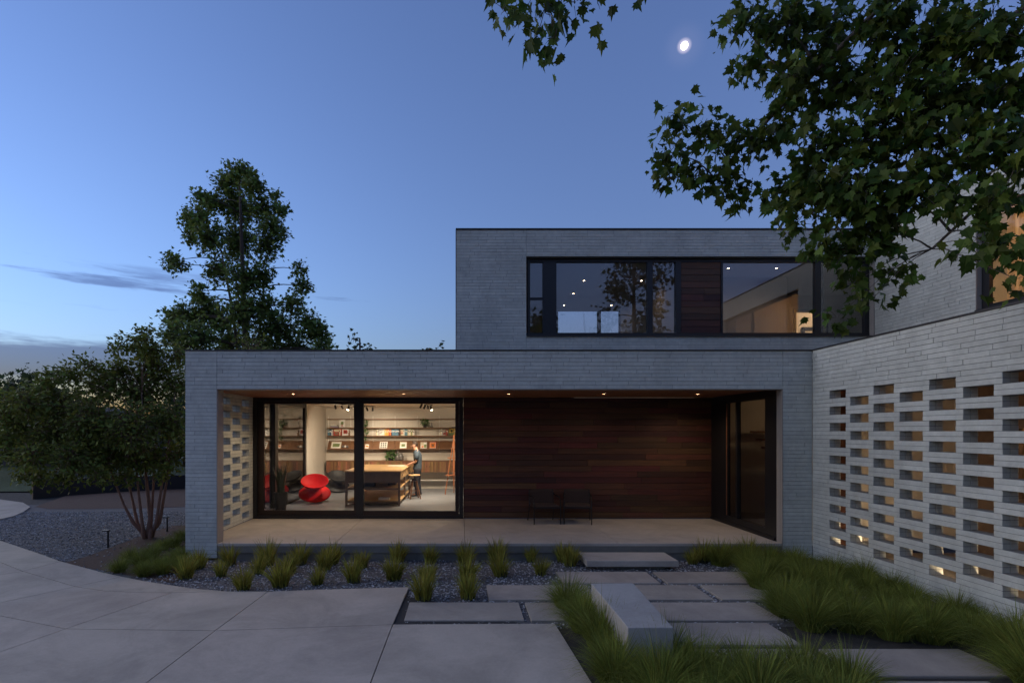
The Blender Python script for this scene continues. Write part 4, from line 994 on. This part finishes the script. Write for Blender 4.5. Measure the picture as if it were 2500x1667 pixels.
# low black wall, far house
lw = MB(); P_ = [(-15.5, 19.5), (-14.2, 21.5), (-5.3, 24.5)]
for (xa, ya), (xb, yb) in zip(P_, P_[1:]):
    d = Vector((xb-xa, yb-ya)).normalized(); nrm = Vector((-d.y, d.x))*.06
    lw.prism([(xa-nrm.x, ya-nrm.y), (xb-nrm.x, yb-nrm.y), (xb+nrm.x, yb+nrm.y), (xa+nrm.x, ya+nrm.y)], -.1, .55)
lw.build('low_wall', 'black_metal', fix=True, label='low black steel garden wall behind the multi-stem tree', category='wall')
fh = empty('far_house', (-30, 40, 0), label='dim far house with white framed window beyond the lawn', category='house')
wpart(MB().box(-46, -24, 38, 46, -.1, 2.7), fh, 'wall', 'far_wall')
rf = MB(); rf.add([(-46.5, 37.4, 2.6), (-23.5, 37.4, 2.6), (-23.5, 46.6, 2.6), (-46.5, 46.6, 2.6), (-43, 42, 4.2), (-27, 42, 4.2)], [(0, 1, 5, 4), (1, 2, 5), (2, 3, 4, 5), (3, 0, 4), (3, 2, 1, 0)])
wpart(rf, fh, 'roof', 'roofing')
for x in (-34.6, -31.6, -28.4):
    w_ = wpart(frame_rect(MB(), x, x+1.6, .15, .95, 37.9, 38.02, .1), fh, 'window', 'white_paint')
    MB().box(x+.77, x+.83, 37.92, 38.0, .25, .85).build('glazing_bar', 'white_paint', w_)
    MB().box(x+.1, x+1.5, 37.96, 37.97, .25, .85).build('pane', 'dark_glass', w_)

# ------------------------------------------------------------------ grasses
def tuft_mesh(name, n, h, spread, bw, m, seed, seg=4, droop=.5, base=.28):
    q = random.Random(seed); mb = MB()
    for _ in range(n):
        a = q.uniform(0, 6.283); k = math.sqrt(q.random()); r0 = spread*base*k; l = h*q.uniform(.6, 1.12)*(1-.15*k); out = spread*(.12+.95*k*q.uniform(.55, 1.1))
        dx, dy = math.cos(a), math.sin(a); a2 = a+q.uniform(-.6, .6); ex, ey = math.cos(a2), math.sin(a2); a3 = q.uniform(0, 6.283); sx, sy = math.cos(a3), math.sin(a3); w = bw*q.uniform(.6, 1.2); t = q.random(); b0 = len(mb.v)
        dr = droop*k*q.uniform(.5, 1.25)
        for i in range(seg+1):
            u = i/seg; ww = w*(1-u**1.8)*.5+.0004
            px = dx*r0 + ex*out*(u**1.5); py = dy*r0 + ey*out*(u**1.5); pz = l*(u - dr*.72*u**2.4)
            if i < seg: mb.v += [(px-sx*ww, py-sy*ww, pz), (px+sx*ww, py+sy*ww, pz)]; mb.t += [t, t]
            else: mb.v.append((px, py, pz)); mb.t.append(t)
        for i in range(seg-1): mb.f.append((b0+2*i, b0+2*i+1, b0+2*i+3, b0+2*i+2)); mb.m.append(0)
        mb.f.append((b0+2*seg-2, b0+2*seg-1, b0+2*seg)); mb.m.append(0)
    return mb.mesh(name, m)
TM = [tuft_mesh('tuft', 170, .48, .22, .013, 'tuft_blade', 20+k, droop=.6, base=.42) for k in range(5)]
FM = [tuft_mesh('fine_tuft', 760, .74, .58, .0085, 'fine_blade', 40+k, seg=6, droop=1.0, base=.30) for k in range(6)]
THATCH = MB().lathe([(0, .07), (.05, .06), (.09, .02), (.10, -.02)], 12).mesh('thatch', 'tuft_thatch', True)
def tuft(x, y, me, s, label, group, name='grass_tuft'):
    o = empty(name, (x, y, -.03), rnd.uniform(0, 6.28), label=label, category='grass', group=group); o.scale = (s*rnd.uniform(.95, 1.05),)*2+(s*rnd.uniform(.92, 1.12),)
    link('blades', me, o); link('crown_base', THATCH, o)
    o.rotation_euler = (rnd.gauss(0, .07), rnd.gauss(0, .07), o.rotation_euler[2])
Z4 = lambda x, y: (x*.4, 1129+y*.4)
Z5 = lambda x, y: (846.7+x*.32, 1129+y*.32)
Z6 = lambda x, y: (1505.3+x*.36, 1129+y*.36)
fr = [Z4(*p) for p in ((1050, 505), (1130, 445), (1258, 492), (1310, 425), (1385, 568), (1470, 475), (1530, 425), (1600, 552), (1655, 470), (1715, 420), (1815, 538), (1855, 455), (1905, 420), (2025, 525), (2075, 440), (2265, 515))]
fr += [Z5(*p) for p in ((210, 500), (172, 640), (440, 520), (420, 650), (392, 788), (690, 520), (705, 650), (712, 778), (950, 612), (925, 510), (1240, 605), (1165, 500), (1452, 540), (1385, 490))]
fr += [Z6(*p) for p in ((250, 468), (215, 400), (430, 462), (385, 395), (560, 430), (575, 385))]
fr.sort()
for k, p in enumerate(fr):
    gx, gy = ground_at(*p, -.03); gy = min(gy+.08, 9.86)
    nm = f'yellow-green spiky grass tuft in the gravel before the terrace, {ORD[k]} from the outer brick pier'
    tuft(gx, gy, TM[k % 5], rnd.uniform(.75, 1.2), nm, 'spiky grass tufts in the gravel before the terrace')
lab = 'low green grass clump outside the brick pier'
for k, p in enumerate(sorted(((275, 1312), (300, 1290), (325, 1300), (350, 1280), (375, 1262), (400, 1255), (415, 1285), (390, 1300), (355, 1312), (330, 1322), (418, 1240), (422, 1310), (375, 1318)))):
    gx, gy = ground_at(*p, -.03); tuft(gx, gy, FM[rnd.randrange(6)], rnd.uniform(.46, .58), f'{lab}, {ORD[k]} from the driveway side', 'green grass clumps beside the brick pier', 'grass_clump')
# dense bed beside the perforated wall
q = random.Random(5)
def bed(pts, lab, grp, s0=.85, s1=1.12, cnt='from the house'):
    pts = sorted(pts, key=lambda p: (-round(p[1]/.3), p[0])) if cnt != 'from the driveway' else sorted(pts)
    for k, (x, y) in enumerate(pts): tuft(x, y, FM[q.randrange(6)], q.uniform(s0, s1), f'{lab}, {ORD[k]} {cnt}', grp, 'grass_clump')
pts = []
yy = 9.55; row_ = 0
while yy > 6.2:
    x0 = 4.95 if yy < 8.9 else 4.55
    xx = x0 + (.22 if row_ % 2 else 0)
    while xx < 6.35: pts.append((xx+q.uniform(-.1, .1), yy+q.uniform(-.1, .1))); xx += .46
    yy -= .44; row_ += 1
bed(pts, 'fine grass clump in the bed along the perforated wall', 'grass clumps along the perforated wall', .48, .80)
bed([(4.35, 7.3), (4.5, 6.9), (4.2, 6.5), (4.15, 7.0), (4.65, 6.45), (4.95, 6.2), (5.3, 6.15), (4.6, 7.6), (5.75, 6.1), (4.5, 8.15), (6.1, 5.8), (5.75, 5.6)], 'larger fine grass clump at the path edge of the bed', 'grass clumps at the path edge of the bed', .70, .9)
bed([(1.42, 7.25), (1.52, 6.75), (1.62, 6.3), (1.45, 6.45), (1.72, 5.85), (1.52, 5.9), (1.6, 5.4), (1.85, 5.35), (1.45, 5.1)], 'fine grass clump along the concrete bench', 'grass clumps along the bench', .62, .85)
bed([(2.25, 5.1), (2.6, 5.05), (2.95, 5.0), (3.25, 5.15), (1.95, 4.9), (2.2, 4.7), (1.75, 4.75), (1.6, 4.5), (2.55, 4.65), (2.95, 4.6), (3.3, 4.7), (3.5, 4.9), (1.9, 4.4), (2.4, 4.35), (3.0, 4.25), (2.05, 5.35)], 'fine green grass clump in the foreground bed', 'grass clumps in the foreground bed', .62, .92, 'from the driveway')
bed([(5.55, 5.2), (5.75, 4.8), (5.5, 4.6), (5.3, 4.95)], 'shaggy grass clump beyond the last paver', 'grass clumps beyond the last paver', .8, 1.0)

# ------------------------------------------------------------------ trees
MAPLE = [(0, 0), (.10, .05), (.34, -.04), (.30, .10), (.52, .20), (.40, .28), (.50, .52), (.30, .46), (.20, .62), (.13, .56), (0, 1.0)]
MAPLE_F = [(0, 1, 2, 3), (0, 3, 4, 5), (0, 5, 6, 7), (0, 7, 8, 9), (0, 9, 10)]
def maple_leaf(mb, p, dirv, nrm, l, t):
    side = dirv.cross(nrm).normalized(); nn = side.cross(dirv)
    pts = []; fs = []
    for sgn in (1, -1):
        b0 = len(pts)
        for x, y in MAPLE: pts.append(p + side*(x*sgn*l*.92) + dirv*(y*l) + nn*(abs(x)*l*.22 - y*y*l*.10))
        for f in MAPLE_F: fs.append(tuple(b0+i for i in (f if sgn > 0 else f[::-1])))
    mb.add(pts, fs, t)
def simple_leaf(mb, p, dirv, nrm, l, t, w=.25):
    side = dirv.cross(nrm).normalized()
    mb.add([p, p+dirv*l*.45+side*l*w, p+dirv*l, p+dirv*l*.45-side*l*w], [(0, 1, 2), (0, 2, 3)], t)
def star_leaf(mb, p, dirv, nrm, l, t):
    side = dirv.cross(nrm).normalized()
    c = [(0, 0), (.5, .15), (.22, .36), (.42, .62), (.14, .6), (0, 1), (-.14, .6), (-.42, .62), (-.22, .36), (-.5, .15)]
    pts = [p + side*x*l + dirv*y*l for x, y in c]
    mb.add(pts, [(0, 1, 2), (0, 2, 3, 4), (0, 4, 5, 6), (0, 6, 7, 8), (0, 8, 9)], t)
def grow(name, label, trunk_pts, trunk_r, clusters, leaf, lsize, per, lm, bm_, seed, twig_r=.006, cat='tree', limb_from=.3, droop=.35, stems=None, stem_k=.8, any_h=False):
    """clusters: (center, radius). limbs run from the trunk to every cluster, twigs and leaves fill it"""
    q = random.Random(seed)
    base = Vector((stems or trunk_pts)[0] if not stems else trunk_pts[0])
    r = empty(name, base, label=label, category=cat)
    tr = MB(); cr = MB(); tp = [Vector(p) for p in trunk_pts]
    tr.tube(tp, [trunk_r*(1-.8*i/max(1, len(tp)-1)) for i in range(len(tp))], 9)
    for s_ in (stems or []):
        sp_ = [Vector(p) for p in s_]; tr.tube(sp_, [trunk_r*stem_k*(1-.75*i/(len(sp_)-1)) for i in range(len(sp_))], 8)
    allp = []
    for s_ in [trunk_pts] + (stems or []):
        s_ = [Vector(p) for p in s_]
        for i in range(len(s_)-1):
            for k in range(6):
                t = (i+k/6)/(len(s_)-1)
                if t >= limb_from: allp.append((s_[i].lerp(s_[i+1], k/6), t))
        allp.append((s_[-1], 1.0))
    for c, rad in clusters:
        c = Vector(c)
        cand = allp if any_h else ([(p, t) for p, t in allp if p.z < c.z+rad*.3] or allp)
        p0, t0 = min(cand, key=lambda pt_: (pt_[0]-c).length + (0 if any_h else .25*abs(c.z-pt_[0].z-.6*(pt_[0]-c).length)))
        d = c-p0; mid = p0 + d*.5 + Vector((q.gauss(0, .08), q.gauss(0, .08), .12))*d.length*.5
        r1 = max(twig_r*1.3, trunk_r*.30*(1-.6*t0)*min(1, rad/.5))
        tr.tube([p0, p0.lerp(mid, .5)+Vector((0, 0, .03*d.length)), mid, mid.lerp(c, .6), c], [r1, r1*.8, r1*.62, r1*.42, twig_r], 6)
        nt_ = max(3, int(per*rad*rad/5)); nl = int(per*rad*rad/nt_)+1
        for _ in range(nt_):
            v_ = Vector((q.gauss(0, 1), q.gauss(0, 1), q.gauss(0, 1))).normalized()*rad*(q.random()**.42)
            tip = c+v_; st = c+v_*.15 + Vector((q.gauss(0, .1), q.gauss(0, .1), q.gauss(0, .1)))*rad
            md = st.lerp(tip, .55)+Vector((0, 0, .1*rad)); tr.tube([st, md, tip], [twig_r*.8, twig_r*.55, twig_r*.3], 4, cap=False)
            for k in range(nl):
                u = q.uniform(.3, 1.08); p = st.lerp(tip, u) + Vector((q.gauss(0, 1), q.gauss(0, 1), q.gauss(0, .8)))*lsize*.75
                dv = ((tip-st).normalized()*.6 + Vector((q.gauss(0, .7), q.gauss(0, .7), q.gauss(0, .45)-droop))).normalized()
                nv = Vector((q.gauss(0, .8), q.gauss(0, .8)-.3, .8)).normalized()
                if abs(dv.dot(nv)) > .97: nv = Vector((1, .2, .1))
                leaf(cr, p, dv, nv, lsize*q.choice((.55, .75, .9, 1.0, 1.1, 1.3))*q.uniform(.9, 1.1), q.random())
    inv = Matrix.Translation(-base)
    for mb, nm, m in ((tr, 'trunk', bm_), (cr, 'crown', lm)):
        o = mb.build(nm, m, r, smooth=(nm == 'trunk')); o.matrix_parent_inverse = inv
    return r
# maple overhanging from the right
MC = [(1700, 50, 65, 5), (1800, 55, 90, 5), (1900, 80, 100, 5), (2020, 60, 110, 4.6), (2150, 80, 120, 4.5), (2280, 80, 110, 4.2), (1720, 150, 50, 5.3), (1820, 180, 90, 5), (1930, 200, 100, 5), (2050, 200, 110, 4.6), (2170, 220, 110, 4.4), (2300, 220, 110, 4.2),
      (1555, 275, 42, 5.5), (1620, 300, 55, 5.5), (1540, 350, 48, 5.5), (1600, 395, 55, 5.5), (1535, 410, 28, 5.5), (1680, 330, 60, 5.3), (1660, 410, 45, 5.4), (1700, 440, 40, 5.5), (1685, 475, 16, 5.5), (1780, 300, 85, 5.2), (1890, 330, 100, 5), (1820, 420, 80, 5.2), (1830, 505, 50, 5), (1900, 450, 100, 4.8),
      (2000, 320, 110, 4.7), (2110, 320, 100, 4.5), (2230, 350, 110, 4.2), (2330, 340, 100, 4), (1990, 440, 100, 4.7), (1890, 560, 48, 4.8), (1960, 570, 70, 4.8), (2030, 530, 70, 4.7), (2090, 450, 80, 4.5), (2045, 620, 40, 4.7), (1960, 650, 45, 4.8), (1925, 725, 28, 4.8), (2000, 690, 32, 4.7), (2190, 450, 70, 4.2), (2290, 450, 90, 4), (2235, 560, 36, 4), (2300, 570, 55, 3.9), (2335, 640, 36, 3.8), (2200, 585, 22, 4)]
mcl = [(at_depth(x, y, Y), r_*Y/FD*random.uniform(.74, .98)) for x, y, r_, Y in MC]
HC = [(1155, 20, 24, 3.9), (1195, 45, 34, 3.8), (1255, 15, 50, 3.8), (1235, 80, 30, 3.8), (1275, 90, 30, 3.7), (1320, 8, 34, 3.7), (1375, 0, 24, 3.7), (1468, -14, 16, 3.7)]
hcl = [(at_depth(x, y, Y), r_*Y/FD) for x, y, r_, Y in HC]
_l1 = [(5.6, 1.6, 3.6), (5.0, 2.6, 5.2), (4.3, 3.7, 6.0), (3.6, 4.6, 6.0), (2.9, 5.3, 5.3), (2.55, 5.45, 4.9)]
_l2 = [(5.4, 2.0, 4.4), (4.9, 3.2, 5.0), (4.5, 4.1, 4.6), (4.0, 4.6, 3.9)]
_l3 = [(5.3, 1.8, 4.2), (3.5, 2.6, 6.8), (2.0, 3.3, 6.9), (1.0, 3.7, 6.1), (.75, 3.75, 5.7)]
_l4 = [(5.2, 2.2, 4.8), (4.6, 3.6, 5.8), (3.9, 4.7, 5.3), (3.3, 5.1, 4.4)]
grow('maple_tree', 'dark maple tree overhanging the upper right with drooping leafy branches', [(6.05, 1.0, -.1), (5.9, 1.1, 1.5), (5.7, 1.4, 3.2), (5.5, 1.6, 5.0), (5.3, 1.7, 7.5)], .17, mcl+hcl, maple_leaf, .100, 1650, 'maple_leaf', 'twig', 3, twig_r=.0036, limb_from=.35, droop=1.15, stems=[_l1, _l2, _l3, _l4], stem_k=.24, any_h=True)

# tall tree behind the studio roof
TC = [(430, 500, 24), (436, 545, 20), (644, 480, 22), (648, 540, 22), (460, 450, 22), (636, 450, 18), (545, 395, 30), (565, 410, 32), (520, 425, 40), (585, 430, 34), (490, 465, 38), (545, 480, 60), (605, 480, 40), (625, 520, 34), (460, 500, 34), (445, 530, 26), (480, 550, 44), (545, 560, 62), (610, 560, 42), (500, 625, 40), (560, 640, 52), (605, 630, 34), (390, 598, 26), (412, 606, 20), (460, 668, 26), (470, 700, 36), (430, 725, 44), (395, 722, 28), (500, 730, 50), (560, 720, 60), (612, 700, 34), (690, 618, 22), (694, 655, 28), (672, 700, 34), (640, 750, 56), (710, 745, 40), (735, 770, 34), (745, 800, 30), (450, 780, 60), (530, 790, 60), (600, 800, 60), (680, 800, 50), (400, 770, 40)]
YT = 27.0
tcl = [(at_depth(x, y, YT+random.uniform(-1.6, 1.6)), r_*YT/FD) for x, y, r_ in TC]
bx = at_depth(575, 900, YT)
grow('tall_tree', 'tall upright leafy tree rising behind the studio roof', [(bx.x, YT, -.1), (bx.x-.1, YT, 4), at_depth(560, 700, YT), at_depth(555, 560, YT), at_depth(550, 420, YT)], .22, tcl, star_leaf, .18, 640, 'tall_leaf', 'bark', 9, twig_r=.015, limb_from=.25, droop=.2, stem_k=.5, stems=[[(bx.x, YT, 2), at_depth(530, 690, YT), at_depth(505, 560, YT)], [(bx.x, YT, 2), at_depth(600, 720, YT), at_depth(612, 600, YT)]])
# multi-stem tree at the left of the house
SC = [(330, 768, 26, 12), (315, 790, 34, 12), (345, 800, 34, 12.2), (275, 800, 24, 12), (350, 840, 55, 12.4), (410, 815, 34, 13), (270, 850, 45, 12), (200, 842, 32, 11.6), (160, 862, 34, 11.6), (115, 865, 30, 11.4), (235, 890, 55, 12), (320, 905, 75, 12), (400, 880, 50, 12.8), (60, 925, 48, 11.2), (135, 930, 60, 11.4), (40, 985, 48, 11.2), (120, 1000, 62, 11.3), (205, 965, 70, 11.6), (300, 985, 80, 11.8), (385, 970, 55, 12.2), (75, 1045, 42, 11.2), (160, 1055, 52, 11.3), (250, 1050, 58, 11.6), (340, 1050, 55, 12), (405, 1045, 34, 12.4), (135, 1095, 26, 11.3), (225, 1090, 30, 11.4), (20, 920, 30, 11.2), (15, 960, 34, 11.2), (25, 1040, 34, 11), (10, 1000, 34, 11), (60, 1085, 24, 11.2), (100, 900, 34, 11.3), (180, 1020, 50, 11), (90, 1095, 20, 11), (290, 1095, 26, 11.6), (375, 1085, 24, 12)]
scl = [(at_depth(x, y, Y+random.uniform(-.5, .5)), r_*Y/FD) for x, y, r_, Y in SC]
gb = Vector((*ground_at(338, 1235, -.03), -.06)); sx, sy = gb.x, gb.y
stems = []
for (x1, y1, x2, y2, dy) in ((285, 1160, 245, 1060, -.3), (300, 1130, 255, 960, .2), (318, 1130, 300, 930, -.4), (352, 1120, 360, 930, .3), (372, 1110, 395, 960, .0), (385, 1090, 402, 900, .4)):
    stems.append([(gb.x+random.uniform(-.1, .12), gb.y+random.uniform(-.1, .1), -.06), at_depth(x1*.6+338*.4, 1200, sy+dy*.2), at_depth(x1, y1, sy+dy*.6), at_depth(x2, y2, sy+dy)])
grow('multi_stem_tree', 'broad multi-stem small tree beside the house in mulch bed', [gb, at_depth(345, 1190, sy), at_depth(335, 1090, sy), at_depth(325, 900, sy)], .062, scl, simple_leaf, .105, 2900, 'service_leaf', 'bark_pale', 15, twig_r=.004, limb_from=.45, droop=.3, stems=stems)
b2 = Vector((-6.6, 15.2, -.06))
grow('small_tree', 'smaller multi-stem tree behind it by the house side', [b2, (-6.75, 15.2, 1.2), (-6.6, 15.3, 2.4), (-6.5, 15.3, 3.6)], .06, [((-6.7+random.uniform(-1, 1), 15.3+random.uniform(-.6, .6), z), .65) for z in (1.9, 2.3, 2.6, 2.9, 3.2, 3.5, 3.8, 4.2, 4.6, 3.9)], simple_leaf, .11, 900, 'service_leaf', 'bark_pale', 17, twig_r=.005, limb_from=.4, stems=[[b2, (-6.2, 15.2, 1.2), (-5.9, 15.2, 2.6)], [b2, (-7.0, 15.1, 1.0), (-7.4, 15.1, 2.5)]])
# trees beyond
def far_tree(x, y, h, rad, n, label, name='far_tree', leaf=star_leaf, ls=.3, per=60, seed=0):
    q = random.Random(seed+int(x*7))
    cl = []
    for k in range(n):
        z = h*(.28+.68*(k+.5)/n); rr = rad*math.sin(math.pi*(.18+.72*(k+.5)/n))
        a = k*2.4; cl.append(((x+math.cos(a)*rr*.75*q.random()**.3, y+math.sin(a)*rr*.6, z+q.uniform(-.3, .3)), rad*q.uniform(.34, .55)))
    grow(name, label, [(x, y, -.1), (x+.1, y, h*.4), (x, y, h*.9)], .02*h+.05, cl, leaf, ls, per, 'far_leaf', 'bark', seed, twig_r=.02, limb_from=.2)
FT = [(-24, 30, 4.9, 2.8, 'dense dark tree at the left edge before the far house'), (-20.5, 29, 3.8, 2.2, 'rounded dark tree beside the lawn, nearer the multi-stem tree'), (-28, 36, 5.4, 3.0, 'dark tree beyond the lawn at the frame edge'), (-19, 37, 4.3, 2.6, 'dark tree behind the multi-stem tree crown'), (-14, 33, 5.0, 3.0, 'dark tree behind the low black wall'), (-10, 31, 4.8, 2.8, 'dark tree between the low wall and the tall tree')]
for k, (x, y, h, rd, lb) in enumerate(FT): far_tree(x, y, h, rd, 16, lb, seed=60+k, per=70)
p = at_depth(826, 800, 30); far_tree(p.x, 30, at_depth(826, 758, 30).z+.4, 1.2, 10, 'small tree top peeking above the roof between tall tree and upper storey', seed=80, ls=.24, per=90)
p = at_depth(985, 800, 34); far_tree(p.x, 34, at_depth(985, 788, 34).z+.5, 1.2, 9, 'tiny tree top just above the roof beside the upper storey', seed=81, ls=.24, per=90)
# trees behind the viewpoint that the upper windows mirror
for k, (x, y, h, rd) in enumerate(((2.0, -22, 19.5, 3.6), (6.6, -20, 12.5, 2.4), (15, -22, 19, 3.8))):
    far_tree(x, y, h, rd, 22, f'{ORD[k]} tree behind the viewpoint, mirrored in the upper windows', name='garden_tree', seed=90+k, ls=.34, per=38)

# moon
mo = at_depth(1572, 105, 1).normalized() if False else (at_depth(1572, 105, 900)-Vector((0, 0, EYE)))
me = bmesh.new(); bmesh.ops.create_uvsphere(me, u_segments=32, v_segments=20, radius=6.2)
md = bpy.data.meshes.new('moon'); me.to_mesh(md); me.free(); md.materials.append(MATS['moon_surface']); md.polygons.foreach_set('use_smooth', [True]*len(md.polygons))
o = link('moon', md, label='bright moon in the blue evening sky', category='moon'); o.location = mo+Vector((0, 0, EYE)); o.scale = (.95, 1, 1.05); o.rotation_euler = (0, R(18), 0)
